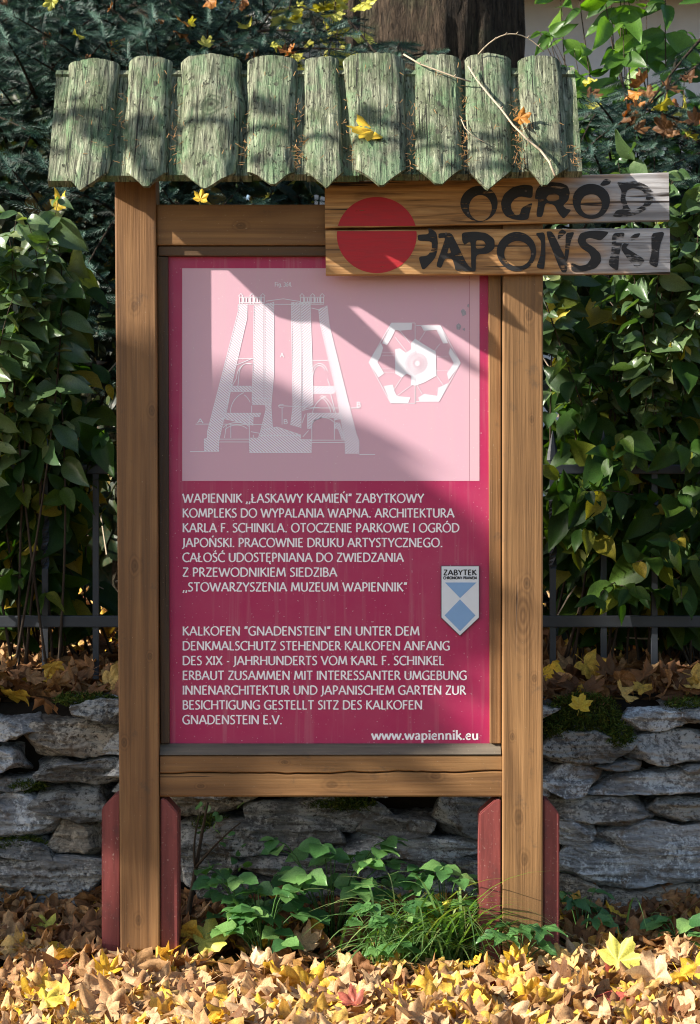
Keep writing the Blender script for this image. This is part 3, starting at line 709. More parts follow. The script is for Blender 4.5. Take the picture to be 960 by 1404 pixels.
def gb_(px, Y):
    p = P(px, 702, Y); p.z = gz(p.x, Y); return p
SG = 'broad leaved shrubs along the iron fence'
shrub('shrub', 'broad leaved green shrub beside the left post with sunlit tips below the roof corner', 'shrub', [gb_(-60, 1.25), gb_(30, 1.2), gb_(100, 1.3)],
      [(-60, 105, 270, 420, 0.72, 1.0, 11), (-60, 115, 400, 640, 0.68, 1.0, 20), (0, 150, 560, 680, 0.66, .9, 12), (-80, 70, 640, 820, 0.66, 1.0, 10), (90, 175, 480, 640, 0.8, 1.1, 5), (-220, -60, 270, 800, 0.8, 1.2, 14)], M_LEAFG, 31, SG, leaf=0.128, step=.062)
shrub('shrub', 'large dark green shrub with few yellow leaves filling the fence under the carved board', 'shrub', [gb_(790, 1.25), gb_(880, 1.3), gb_(960, 1.2), gb_(1030, 1.3)],
      [(745, 990, 385, 560, 0.68, 1.05, 30), (745, 990, 540, 700, 0.68, 1.05, 20), (770, 990, 680, 820, 0.68, 1.0, 10), (750, 970, 600, 690, 0.6, 0.76, 9), (790, 970, 720, 830, 0.6, 0.74, 8), (735, 990, 320, 420, 0.9, 1.2, 8), (990, 1160, 350, 820, 0.8, 1.2, 14)], M_LEAFG, 32, SG, leaf=0.118, step=.06)
shrub('shrub', 'pale green shrub with cupped leaves peeping over the top of the carved board', 'shrub', [gb_(820, 1.0), gb_(900, 1.05)],
      [(820, 990, 195, 265, 0.5, 0.7, 9), (700, 800, 232, 262, 0.6, 0.8, 2), (760, 960, 300, 340, 0.6, 0.75, 5), (925, 1020, 260, 470, 0.55, 0.75, 7)], M_LEAFP, 33, SG, leaf=0.092, step=.05, face=(-.6, -.55, .5))
shrub('ivy_plant', 'pale green climbing leaves in sunlight under the roof corner', 'climbing plant', [gb_(20, 0.85)],
      [(0, 85, 290, 420, 0.52, 0.66, 7), (20, 95, 268, 300, 0.55, 0.7, 3), (-60, 10, 300, 400, 0.55, 0.7, 3)], M_LEAFP, 34, None, leaf=0.105, face=(-0.55, -0.6, 0.6), step=.05)
shrub('young_tree', 'slim young tree with drooping bright green leaves before the pale house wall', 'tree', [gb_(935, 2.0)],
      [(735, 830, 0, 90, 1.6, 1.9, 4), (790, 960, 30, 125, 1.6, 1.9, 4), (880, 1020, -40, 90, 1.5, 1.9, 4), (725, 790, 60, 140, 1.7, 2.0, 5), (720, 1020, -160, -60, 1.6, 2.0, 8)], M_LEAFY, 35, None, T_LONG, 0.16, stem_r=0.006, face=(0.1, -0.8, 0.3), step=0.1)
shrub('maple_sapling', 'thin maple sapling with yellow lobed leaves above the spruce', 'tree', [gb_(430, 2.3)],
      [(345, 470, 0, 60, 1.7, 2.0, 4), (420, 480, 20, 100, 1.8, 2.1, 2), (300, 520, -160, -40, 1.8, 2.2, 7)], M_YGLEAF, 36, None, T_FRESH, 0.07, stem_r=0.005, face=(0, -0.9, 0.3), step=0.1)

# undergrowth that nobody could count
g = np.random.default_rng(40); N = 7600
px = g.uniform(-350, 1350, N); py = g.uniform(120, 880, N); Yv = g.uniform(1.45, 2.9, N)
pos = []
for a, b, c in zip(px, py, Yv):
    if 60 < a < 165 and 730 < b < 850: continue
    if b > 800 and g.random() < 0.6: continue
    if b < 240 and a > 640: continue
    if b < 300 and 440 < a < 720: continue
    pos.append(tuple(P(a, b, c)))
n = len(pos)
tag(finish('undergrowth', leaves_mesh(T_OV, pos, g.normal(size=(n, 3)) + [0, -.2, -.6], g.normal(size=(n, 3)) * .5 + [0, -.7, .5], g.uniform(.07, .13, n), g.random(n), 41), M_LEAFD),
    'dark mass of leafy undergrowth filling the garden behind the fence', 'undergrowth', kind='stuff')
# bare twigs inside the thicket
rr = random.Random(77); tw = MB()
for _ in range(110):
    side = rr.random() < 0.65
    a = P(rr.uniform(745, 1000) if side else rr.uniform(-40, 160), rr.uniform(420, 880), rr.uniform(0.95, 1.5))
    d = Vector((rr.uniform(-1, 1), rr.uniform(-.4, .4), rr.uniform(-.2, 1))).normalized() * rr.uniform(0.12, 0.4)
    tw.add(*tube_data(bez(a, a + d * 0.5 + Vector((0, 0, rr.uniform(-.03, .05))), a + d, 4), [0.003, 0.0027, 0.0024, 0.002, 0.0015], 4))
tag(tw.build('bare_twigs', M_TWIG), 'tangle of bare twigs inside the thicket along the fence', 'twigs', kind='stuff')

# ================================================================== IRON FENCE
FY = 0.84
fence = empty('iron_fence', (0, FY, 0.56)); tag(fence, 'dark iron fence with twisted bars standing on the stone wall', 'fence')
def hbar(py0, py1, name):
    a = P(0, py0, FY).z; b = P(0, py1, FY).z
    return hexa(name, [Vector(p) for p in ((-2.2, FY - .012, b), (2.2, FY - .012, b), (2.2, FY - .012, a), (-2.2, FY - .012, a), (-2.2, FY + .012, b), (2.2, FY + .012, b), (2.2, FY + .012, a), (-2.2, FY + .012, a))], M_IRON, fence, 0.003)
hbar(844, 860, 'rail'); hbar(637, 650, 'rail')
def bar_mesh(tw_):
    V = []; F = []; z0, z1 = -0.09, 0.60; nz = 60; hw = 0.0085
    for i in range(nz + 1):
        z = z0 + (z1 - z0) * i / nz
        f = min(1, max(0, (z - 0.30) / 0.22)) if z < 0.52 else 1
        th = (f * math.pi * 3 if tw_ else 0) + math.pi / 4
        for k in range(4):
            V.append((math.cos(th + k * math.pi / 2) * hw * 1.414, math.sin(th + k * math.pi / 2) * hw * 1.414, z))
    for i in range(nz):
        for k in range(4): F.append((i * 4 + k, i * 4 + (k + 1) % 4, (i + 1) * 4 + (k + 1) % 4, (i + 1) * 4 + k))
    # spear tip
    n0 = len(V)
    for (z, r) in ((0.60, 0.006), (0.615, 0.017), (0.64, 0.014), (0.70, 0.001)):
        for k in range(6): V.append((math.cos(k * math.pi / 3) * r, math.sin(k * math.pi / 3) * r * 0.5, z))
    for i in range(3):
        for k in range(6): F.append((n0 + i * 6 + k, n0 + i * 6 + (k + 1) % 6, n0 + (i + 1) * 6 + (k + 1) % 6, n0 + (i + 1) * 6 + k))
    me = bpy.data.meshes.new('bar'); me.from_pydata(V, [], F); me.update(); me.materials.append(M_IRON); return me
BM_ = [bar_mesh(True), bar_mesh(False)]
for k in range(-7, 23):
    b = bpy.data.objects.new('bar', BM_[k % 2]); COL.objects.link(b); b.parent = fence
    b.location = (P(62 + 69.6 * k, 0, FY).x, 0, 0.06)

# ================================================================== DRY STONE WALL
WY = 0.45
wall = empty('stone_wall', (0, WY + 0.1, 0)); tag(wall, 'low dry stone wall of rough grey slabs behind the board', 'stone wall')
wb = MB()
cx = [-2.6 + 0.1 * i for i in range(53)]; prof = [(WY + .12, -.05), (WY + .12, .25), (WY + .11, .5), (WY + .16, .545), (WY + .3, .56)]
V = []
for x in cx:
    for (y, z) in prof: V.append((x, y + 0.02 * noise.noise((x * 4, z * 4, 1)), z + 0.02 * noise.noise((x * 3, y * 9, 5))))
wb.add(V, [(i * 5 + k, (i + 1) * 5 + k, (i + 1) * 5 + k + 1, i * 5 + k + 1) for i in range(52) for k in range(4)])
wb.build('earth_core', plain('dark earth', (0.022, 0.017, 0.012), 0.95, 0.1, 0.4, 60, 0.6), wall, True)
def stone(box, seed, mat, dy=0.0):
    x0, y0, x1, y1 = box; c = P((x0 + x1) / 2, (y0 + y1) / 2, WY); k = K * (D + WY) / D
    rx, rz, ry = (x1 - x0) / 2 * k * 0.99, (y1 - y0) / 2 * k * 0.97, 0.13
    rr = random.Random(seed); ph = rr.uniform(0, 100); V = []; F = []; nu, nv = 110, 50
    pl = []
    for ax_ in ((1, 0, 0), (-1, 0, 0), (0, -1, 0), (0, 1, 0), (0, 0, 1), (0, 0, -1)):
        j_ = .38 if ax_[0] else (.16 if ax_[2] else .2)
        q = Vector(ax_) + Vector((rr.uniform(-j_, j_), rr.uniform(-j_, j_) * .7, rr.uniform(-j_, j_))); pl.append((q.normalized(), rr.uniform(.93, 1.03)))
    for _ in range(6):
        q = Vector((rr.choice((-1, 1)) * rr.uniform(.3, 1), -rr.uniform(.0, 1), rr.choice((-1, 1)) * rr.uniform(.15, 1))).normalized()
        pl.append((q, rr.uniform(1.1, 1.36)))
    N_ = np.array([tuple(q) for q, _ in pl]); D_ = np.array([d for _, d in pl])
    for j in range(nv + 1):
        la = -math.pi / 2 + math.pi * j / nv
        for i in range(nu):
            lo = 2 * math.pi * i / nu
            d = np.array((math.cos(la) * math.sin(lo), math.cos(la) * math.cos(lo), math.sin(la)))
            dn = N_ @ d; r_ = np.where(dn > 1e-3, D_ / np.maximum(dn, 1e-3), 9.0); r0 = (np.sum(r_ ** -50.0)) ** (-1 / 50.0)
            q = Vector((d[0] * r0 * rx, d[1] * r0 * ry, d[2] * r0 * rz))
            nn = Vector((q.x * 10 + ph, q.y * 10, q.z * 16))
            amp = min(rz, 0.045)
            q.x += amp * 0.5 * noise.noise(nn); q.z += amp * 0.45 * noise.noise(nn + Vector((7, 3, 1)))
            lay = noise.noise(Vector((q.x * 7 + ph, q.y * 5, q.z * 75)))
            lay = math.floor(lay * 4) / 4 * .8 + lay * .3
            q.y += 0.014 * noise.noise(nn * 1.3 + Vector((3, 9, 4))) + 0.010 * lay + 0.009 * abs(noise.noise(Vector((q.x * 34 + ph, q.y * 20, q.z * 70))))
            q.z += 0.004 * noise.noise(Vector((q.x * 60 + ph, q.y * 40, 3)))
            V.append(c + q + Vector((0, dy + ry * .75, 0)))
    for j in range(nv):
        for i in range(nu):
            F.append((j * nu + i, j * nu + (i + 1) % nu, (j + 1) * nu + (i + 1) % nu, (j + 1) * nu + i))
    m_ = MB(); m_.add(V, F); return m_.build('stone', mat, wall)
STONES = [(-60, 985, 58, 1015), (28, 986, 160, 1038), (-60, 1020, 31, 1066), (53, 1038, 170, 1077), (-50, 1064, 46, 1084), (-70, 1090, 60, 1148), (48, 1078, 150, 1126), (64, 1125, 142, 1178), (-40, 1176, 135, 1224), (8, 1226, 140, 1262), (100, 955, 190, 988), (-90, 1222, 10, 1262), (-60, 1146, 66, 1178),
          (857, 974, 948, 1004), (940, 968, 1010, 992), (738, 1004, 878, 1046), (855, 1004, 1000, 1045), (738, 1045, 821, 1094), (818, 1043, 884, 1059), (934, 1045, 1000, 1060), (804, 1057, 1000, 1090), (750, 1090, 888, 1131), (889, 1092, 1010, 1126), (740, 1122, 815, 1158), (814, 1126, 1010, 1172), (758, 1156, 1000, 1216), (730, 1196, 822, 1240), (820, 1214, 1010, 1247), (740, 1238, 857, 1270), (855, 1244, 1010, 1274),
          (330, 1098, 526, 1142), (487, 1116, 606, 1146), (602, 1090, 690, 1146), (243, 1118, 454, 1173), (464, 1142, 660, 1180), (240, 1156, 328, 1210), (336, 1173, 528, 1204), (524, 1176, 670, 1215), (262, 1202, 388, 1252), (384, 1204, 540, 1250), (536, 1214, 680, 1252), (150, 1086, 330, 1120), (640, 1180, 745, 1220)]
rr = random.Random(3)
row = 960
for (ya, yb) in ((962, 996), (994, 1026), (1024, 1062), (1060, 1092)):       # courses behind the panel
    x = 165 + rr.uniform(-10, 10)
    while x < 735:
        wd = rr.uniform(90, 170); STONES.append((x, ya + rr.uniform(-3, 3), min(x + wd, 752), yb + rr.uniform(-2, 4))); x += wd
for xa, xb in ((-420, -60), (1000, 1380)):                                   # a stretch beyond each side of the picture
    for ya, yb in ((975, 1020), (1018, 1066), (1064, 1118), (1116, 1168), (1166, 1216), (1214, 1264)):
        x = xa
        while x < xb - 30:
            wd = rr.uniform(110, 190); STONES.append((x, ya, min(x + wd, xb), yb)); x += wd
STONES = STONES[:99]
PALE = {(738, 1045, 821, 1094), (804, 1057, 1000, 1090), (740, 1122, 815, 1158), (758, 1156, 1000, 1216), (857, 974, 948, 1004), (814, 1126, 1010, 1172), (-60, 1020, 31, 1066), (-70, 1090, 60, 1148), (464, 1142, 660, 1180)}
for i, b in enumerate(STONES):
    mt = M_STONE[0] if rr.random() < 0.6 else M_STONE[rr.choice((1, 2))]
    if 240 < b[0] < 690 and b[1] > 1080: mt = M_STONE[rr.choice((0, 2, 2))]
    if b in PALE: mt = M_STONE[3]  # these stones get a paler, cooler tint overall
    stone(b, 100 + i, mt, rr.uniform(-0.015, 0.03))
# moss cushions on the stones
def moss(blobs, seed):
    g = np.random.default_rng(seed); pos = []; dr = []; sz = []
    for (px, py, rx, ry, n, Yo) in blobs:
        for _ in range(n):
            a = g.uniform(0, 6.28); r = math.sqrt(g.random()); q = P(px + rx * r * math.cos(a), py + ry * r * math.sin(a), WY + Yo - 0.03 * (1 - r) + g.uniform(-.012, .012))
            pos.append(tuple(q)); dr.append((g.normal(), -0.8 + g.normal() * .6, 0.4 + g.normal() * .8)); sz.append(g.uniform(.010, .02))
    n = len(pos)
    return leaves_mesh([(np.array([(-.12, 0, 0), (.12, 0, 0), (.08, .6, .03), (0, 1, 0)]), np.array([(0, 1, 2), (0, 2, 3)]))], pos, dr, g.normal(size=(n, 3)), sz, g.random(n), seed)
ms = finish('moss', moss([(800, 980, 52, 30, 2600, 0.0), (845, 1012, 26, 22, 1300, 0.0), (765, 1000, 20, 26, 800, 0.0), (20, 1160, 45, 16, 1300, 0.01), (30, 1078, 36, 8, 500, 0.02), (120, 960, 45, 10, 900, 0.03), (470, 1103, 50, 8, 900, 0.02), (290, 1130, 26, 14, 500, 0.02), (950, 965, 40, 8, 500, .03)], 6), M_MOSS, wall)
ms['kind'] = 'stuff'

# ================================================================== LEAF LITTER
def litter(xr, yr, n, seed, zf, up, size, rfun):
    g = np.random.default_rng(seed)
    x = g.uniform(*xr, n); y = g.uniform(*yr, n)
    pos = np.array([(a, b, zf(a, b) + c) for a, b, c in zip(x, y, g.uniform(0, up, n))])
    nr = g.normal(size=(n, 3)) * 0.45 + [-.2, -0.5, 1.0]
    keep = ~((x > -.40) & (x < .40) & (y > -.13) & (y < .1) & (g.random(n) < .7)) if seed == 51 else np.ones(n, bool); nr[:, 2] *= np.where(g.random(n) < 0.3, -1, 1)
    return leaves_mesh(T_DRY, pos[keep], (g.normal(size=(n, 3)) * [1, 1, .35])[keep], nr[keep], g.uniform(*size, n)[keep], rfun(g, n, x, y)[keep], seed)
def heap(x, y): return gz(x, y) + 0.004 + 0.02 * (0.5 + 0.5 * noise.noise((x * 3, y * 3, 7)))
def bright(g, n, x, y):
    r = np.clip(g.normal(0.52, 0.19, n), 0.02, 0.76); pick = g.random(n)
    r = np.where(pick < 0.2, g.uniform(0.78, 0.95, n), r); r = np.where(pick > 0.985, 1.0, r); return r
tag(finish('leaf_litter', litter((-1.9, 1.9), (-1.75, 0.10), 6400, 51, heap, 0.026, (0.03, 0.076), bright), M_LITTER, None, True), 'thick carpet of dry tan and yellow maple leaves in front of the board', 'leaf litter', kind='stuff')
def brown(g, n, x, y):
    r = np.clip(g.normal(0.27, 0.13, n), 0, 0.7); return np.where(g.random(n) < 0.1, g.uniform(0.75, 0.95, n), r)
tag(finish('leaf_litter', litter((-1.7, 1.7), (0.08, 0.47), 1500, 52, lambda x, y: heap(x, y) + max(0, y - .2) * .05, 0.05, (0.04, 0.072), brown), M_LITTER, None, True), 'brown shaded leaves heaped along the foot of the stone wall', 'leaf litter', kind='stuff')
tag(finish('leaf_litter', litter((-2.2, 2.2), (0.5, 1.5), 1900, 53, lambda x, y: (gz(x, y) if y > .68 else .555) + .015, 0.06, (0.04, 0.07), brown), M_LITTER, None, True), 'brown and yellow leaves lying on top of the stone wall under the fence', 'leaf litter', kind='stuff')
tag(finish('leaf_litter', litter((-3, 3), (1.5, 5.5), 2200, 54, lambda x, y: gz(x, y) + .01, 0.04, (0.05, 0.08), bright), M_LITTER, None, True), 'leaf covered garden ground beyond the iron fence', 'leaf litter', kind='stuff')

# ================================================================== THE INFORMATION BOARD
board = empty('information_board', (0, 0.05, 0)); tag(board, 'tall wooden framed magenta information board under a slab roof', 'information board')
PY = 0.042                                      # the face of the panel
slab('post', [(165, 1303), (219, 1303), (213.5, 236), (157, 236)], 0.0, 0.10, M_POST, board)
slab('post', [(689, 1302), (744.5, 1302), (745, 236), (690, 236)], 0.0, 0.10, M_POST2, board)
slab('top_beam', [(214.5, 335), (689, 335), (689, 279), (213.5, 279)], 0.013, 0.09, M_BEAM, board)
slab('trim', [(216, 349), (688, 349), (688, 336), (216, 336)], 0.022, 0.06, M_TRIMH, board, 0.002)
# bottom beam in two halves along its crack
rr = random.Random(9)
def crack_y(x): return 1061 + 3.0 * noise.noise((x * 0.02, 1.3, 0)) + 1.2 * noise.noise((x * 0.09, 4.3, 0)) - (x - 450) * 0.006
bmx = [219 + (688.5 - 219) * i / 60 for i in range(61)]
def beam_half(top):
    m_ = MB(); sec = []
    for x in bmx:
        y = crack_y(x); a, b = (1037, y - 0.7 - 0.9 * max(0, noise.noise((x * .03, 8, 0)))) if top else (y + 0.7, 1093.5)
        q = [(a, 0.014), (a + 2, 0.011), (b - 1.5, 0.011), (b, 0.0145), (b, 0.09), (a, 0.09)] if top else [(a, 0.0145), (a + 1.5, 0.011), (b - 2, 0.011), (b, 0.014), (b, 0.09), (a, 0.09)]
        sec.append([(P(x, 0).x, yy, P(0, py).z) for py, yy in q])
    V = [p for s in sec for p in s]
    F = [(i * 6 + k, (i + 1) * 6 + k, (i + 1) * 6 + (k + 1) % 6, i * 6 + (k + 1) % 6) for i in range(60) for k in range(6)]
    F += [tuple(range(6)), tuple(360 + k for k in range(5, -1, -1))]
    m_.add(V, F); return m_
bb = beam_half(True); lb = beam_half(False); bb.add(lb.v, lb.f); bb.build('bottom_beam', M_BEAM, board)
sill_a = [P(x, y) for x, y in ((218, 1036), (688, 1035), (688, 1022), (218, 1022))]
ft = [Vector((sill_a[0].x, 0.008, sill_a[0].z)), Vector((sill_a[1].x, 0.008, sill_a[1].z)), Vector((sill_a[2].x, 0.036, sill_a[2].z)), Vector((sill_a[3].x, 0.036, sill_a[3].z))]
hexa('sill', ft + [Vector((p.x, 0.07, p.z)) for p in ft], M_SILL, board, 0.0015)
slab('trim', [(219, 1021), (231, 1021), (229, 350), (214.5, 350)], 0.026, 0.06, M_TRIM_SHADE, board, 0.002)
slab('trim', [(673, 1021), (688, 1021), (688, 350), (671, 350)], 0.024, 0.06, M_POST, board, 0.002)  # lighter wood than the left strip: sunlight put into its colour
for (xa, xb, ch, yt, yb) in ((138, 163.5, 'l', 1090, 1312), (219.5, 244, 'r', 1096, 1316), (658, 687.5, 'l', 1097, 1304), (746, 768, 'r', 1097, 1300)):
    m_ = bmesh.new(); me = bpy.data.meshes.new('stake'); w_ = xb - xa
    out = [(xa, yb + 45), (xb, yb + 45), (xb, yt), (xa + w_ * .75, yt), (xa, yt + 20)] if ch == 'l' else [(xa, yb + 45), (xb, yb + 45), (xb, yt + 20), (xa + w_ * .25, yt), (xa, yt)]
    f = m_.faces.new([m_.verts.new((P(x, 0).x, 0.012 if xa > 200 else 0.02, P(0, y).z)) for x, y in out])
    ex = bmesh.ops.extrude_face_region(m_, geom=[f]); bmesh.ops.translate(m_, verts=[v for v in ex['geom'] if isinstance(v, bmesh.types.BMVert)], vec=(0, .075, 0))
    bmesh.ops.recalc_face_normals(m_, faces=m_.faces); bmesh.ops.bevel(m_, geom=list(m_.edges), offset=.003, segments=2, affect='EDGES')
    m_.to_mesh(me); m_.free(); finish('stake', me, M_STAKE, board)

# ---- the printed panel
panel = slab('panel', [(231, 1022), (673, 1022), (673, 349), (229, 349)], PY, PY + 0.012, M_MAG, board, 0)
def flat(name, polys, mat, parent, lift, Y=None, clip=None):
    m_ = MB(); Y = PY if Y is None else Y
    for i, pl in enumerate(polys):
        m_.poly([(P(x, 0).x, Y - lift - i * 0.000004, P(0, y).z) for x, y in pl])
    o = m_.build(name, mat, parent); bmt = bmesh.new(); bmt.from_mesh(o.data)
    bmesh.ops.triangulate(bmt, faces=[f for f in bmt.faces if len(f.verts) > 4]); bmt.to_mesh(o.data); bmt.free(); return o
flat('pink_print', [[(248, 659), (645, 659), (645, 365), (248, 365)]], M_PINK, panel, 0.0004)
flat('pink_print', [[(645.4, 659), (659, 659), (659, 365), (645.4, 365)]], M_PINK2, panel, 0.0004)

# ---- stroke lettering
def arc(cx, cy, rx, ry, a0, a1, n=14):
    return [(cx + rx * math.cos(R(a0 + (a1 - a0) * i / n)), cy + ry * math.sin(R(a0 + (a1 - a0) * i / n))) for i in range(n + 1)]
G = {
 'A': (.74, [[(.02, 0), (.36, 1)], [(.36, 1), (.72, 0)], [(.16, .34), (.58, .34)]]),
 'B': (.58, [[(.09, 0), (.09, 1)], [(.09, .97)] + arc(.25, .75, .22, .22, 90, -90) + [(.09, .53)], [(.09, .53)] + arc(.27, .28, .26, .26, 90, -90) + [(.09, .02)]]),
 'C': (.68, [arc(.44, .5, .4, .49, 52, 308, 24)]),
 'D': (.76, [[(.09, 0), (.09, 1)], [(.09, .97)] + arc(.3, .5, .41, .47, 90, -90, 20) + [(.09, .03)]]),
 'E': (.54, [[(.09, 0), (.09, 1)], [(.09, .97), (.48, .97)], [(.09, .53), (.43, .53)], [(.09, .03), (.5, .03)]]),
 'F': (.52, [[(.09, 0), (.09, 1)], [(.09, .97), (.48, .97)], [(.09, .51), (.43, .51)]]),
 'G': (.74, [arc(.44, .5, .4, .49, 52, 300, 24) , [(.66, .05), (.66, .45)], [(.46, .45), (.66, .45)]]),
 'H': (.76, [[(.09, 0), (.09, 1)], [(.67, 0), (.67, 1)], [(.09, .52), (.67, .52)]]),
 'I': (.19, [[(.095, 0), (.095, 1)]]),
 'J': (.26, [[(.16, 1), (.16, .15), (.13, -.03), (.05, -.14), (-.06, -.18)]]),
 'K': (.62, [[(.09, 0), (.09, 1)], [(.56, 1), (.1, .52)], [(.2, .6), (.62, 0)]]),
 'L': (.49, [[(.09, 0), (.09, 1)], [(.09, .03), (.46, .03)]]),
 'M': (.92, [[(.06, 0), (.17, 1)], [(.17, 1), (.46, .12)], [(.75, 1), (.46, .12)], [(.75, 1), (.86, 0)]]),
 'N': (.78, [[(.09, 0), (.09, 1)], [(.09, 1), (.68, 0)], [(.68, 0), (.68, 1)]]),
 'O': (.86, [arc(.43, .5, .38, .49, 0, 360, 32)]),
 'P': (.54, [[(.09, 0), (.09, 1)], [(.09, .97)] + arc(.24, .7, .24, .27, 90, -90) + [(.09, .43)]]),
 'R': (.6, [[(.09, 0), (.09, 1)], [(.09, .97)] + arc(.24, .73, .22, .24, 90, -90) + [(.09, .49)], [(.24, .5), (.6, 0)]]),
 'S': (.5, [[(.44, .9), (.36, .96), (.26, .98), (.15, .94), (.08, .84), (.08, .73), (.15, .62), (.27, .53), (.38, .44), (.44, .33), (.43, .18), (.34, .06), (.22, .02), (.11, .04), (.03, .1)]]),
 'T': (.6, [[(.3, 0), (.3, 1)], [(.01, .97), (.59, .97)]]),
 'U': (.72, [[(.09, 1), (.09, .34)] + arc(.36, .3, .27, .28, 180, 360, 12) + [(.63, 1)]]),
 'V': (.7, [[(.01, 1), (.35, 0)], [(.35, 0), (.69, 1)]]),
 'W': (1.08, [[(.02, 1), (.29, 0)], [(.29, 0), (.54, .92)], [(.54, .92), (.79, 0)], [(.79, 0), (1.06, 1)]]),
 'X': (.66, [[(.03, 1), (.63, 0)], [(.62, 1), (.03, 0)]]),
 'Y': (.64, [[(.02, 1), (.32, .46)], [(.63, 1), (.32, .46)], [(.32, .5), (.32, 0)]]),
 'Z': (.58, [[(.05, .97), (.54, .97)], [(.53, .97), (.05, .03)], [(.04, .03), (.56, .03)]]),
 '.': (.22, [[(.11, -.02), (.11, .12)]]), ',': (.2, [[(.13, .12), (.06, -.17)]]), '-': (.34, [[(.05, .38), (.29, .38)]]),
 '"': (.34, [[(.12, 1.02), (.07, .74)], [(.27, 1.02), (.22, .74)]]), '`': (.34, [[(.07, .74), (.13, 1.02)], [(.22, .74), (.28, 1.02)]]), ' ': (.26, []),
 '3': (.5, [arc(.22, .74, .19, .24, 140, -80), arc(.22, .26, .23, .27, 85, -145)]), '6': (.54, [[(.44, .97), (.3, .9), (.15, .68), (.08, .4)] + arc(.27, .29, .2, .27, 180, 520, 22)]),
 '4': (.54, [[(.38, 0), (.38, 1)], [(.38, 1), (.03, .3)], [(.03, .3), (.52, .3)]]),
 'i': (.22, [[(.11, 0), (.11, .66)], [(.11, .84), (.11, .98)]]), 'g': (.5, [arc(.24, .36, .18, .3, 0, 360, 20), [(.43, .66), (.43, -.05), (.36, -.2), (.2, -.24), (.08, -.18)]]),
 'w': (.86, [[(.02, .66), (.22, .0)], [(.22, .0), (.42, .62)], [(.42, .62), (.63, 0)], [(.63, 0), (.84, .66)]]),
 'a': (.54, [[(.08, .56), (.2, .65), (.32, .64), (.41, .52), (.41, 0)], [(.41, .38), (.2, .35), (.08, .2), (.13, .05), (.26, .02), (.41, .14)]]),
 'p': (.6, [[(.11, -.3), (.11, .66)], [(.11, .5), (.27, .64), (.44, .56), (.51, .34), (.44, .1), (.28, .02), (.11, .1)]]),
 'e': (.54, [[(.09, .36), (.46, .36), (.44, .54), (.28, .65), (.13, .54), (.08, .3), (.15, .08), (.3, .01), (.46, .1)]]),
 'n': (.62, [[(.11, 0), (.11, .66)], [(.11, .48), (.28, .64), (.42, .6), (.48, .44), (.48, 0)]]),
 'k': (.58, [[(.11, 0), (.11, 1)], [(.48, .65), (.12, .28)], [(.24, .4), (.55, 0)]]),
 'u': (.62, [[(.1, .65), (.1, .22), (.17, .06), (.3, .01), (.48, .15)], [(.48, 0), (.48, .65)]]),
}
acute = [[(.0, 1.1), (.14, 1.28)]]
def comp(ch, extra): a, s = G[ch]; return (a, s + extra)
sh = lambda st, dx: [[(x + dx, y) for x, y in p] for p in st]
G['Ł'] = comp('L', [[(-.04, .36), (.28, .62)]]); G['Ń'] = comp('N', sh(acute, .32)); G['Ó'] = comp('O', sh(acute, .38)); G['Ś'] = comp('S', sh(acute, .22)); G['Ć'] = comp('C', sh(acute, .38))
G['Ę'] = comp('E', [[(.44, .03), (.38, -.1), (.42, -.2), (.52, -.2)]])
def strokes(text, track=.075):
    x = 0; out = []
    for ch in text:
        a, st = G[ch]
        for p in st: out.append([(q[0] + x, q[1]) for q in p])
        x += a + track
    return out, x - track
def dens(p, straight):
    if not straight: return p
    (x0, y0), (x1, y1) = p; return [(x0 + (x1 - x0) * t, y0 + (y1 - y0) * t) for t in (0, .25, .5, .75, 1)]
def ribbon(p, thick, thin, flare, cap):
    p2 = dens(p, len(p) == 2); n = len(p2); L = []; Rr = []
    closed = (abs(p2[0][0] - p2[-1][0]) + abs(p2[0][1] - p2[-1][1])) < 1e-6
    for i, (x, y) in enumerate(p2):
        a = p2[i - 1] if i > 0 else (p2[-2] if closed else p2[0]); b = p2[i + 1] if i < n - 1 else (p2[1] if closed else p2[-1])
        dx, dy = b[0] - a[0], b[1] - a[1]; l = math.hypot(dx, dy) or 1; th = math.atan2(dy, dx)
        wd = thin + (thick - thin) * abs(math.sin(th - R(16)))
        if not closed: wd *= 1 + flare * abs(2 * i / (n - 1) - 1) ** 2
        nx, ny = -dy / l, dx / l
        L.append((x + nx * wd / 2, y + ny * wd / 2)); Rr.append((x - nx * wd / 2, y - ny * wd / 2))
    return L, Rr
def write(mb, text, x0, x1, base, cap, Y, thick=.135, thin=.085, flare=.22, track=.075):
    st, wd = strokes(text, track); sx = (x1 - x0) / wd
    for i, p in enumerate(st):
        # keep stroke weight even when the line is squeezed
        p = [(a * sx / cap, b) for a, b in p]
        L, Rr = ribbon(p, thick, thin, flare, cap); yy = Y - 0.000006 * (i % 7)
        q = [(P(x0 + a * cap, 0).x, yy, P(0, base - b * cap).z) for a, b in L + Rr]; n = len(L)
        mb.add(q, [(j, j + 1, n + j + 1, n + j) for j in range(n - 1)])
TX = [('WAPIENNIK ,,ŁASKAWY KAMIEŃ" ZABYTKOWY', 582), ('KOMPLEKS DO WYPALANIA WAPNA. ARCHITEKTURA', 624), ('KARLA F. SCHINKLA. OTOCZENIE PARKOWE I OGRÓD', 631), ('JAPOŃSKI. PRACOWNIE DRUKU ARTYSTYCZNEGO.', 608), ('CAŁOŚĆ UDOSTĘPNIANA DO ZWIEDZANIA', 554), ('Z PRZEWODNIKIEM SIEDZIBA', 462), (',,STOWARZYSZENIA MUZEUM WAPIENNIK"', 559)]
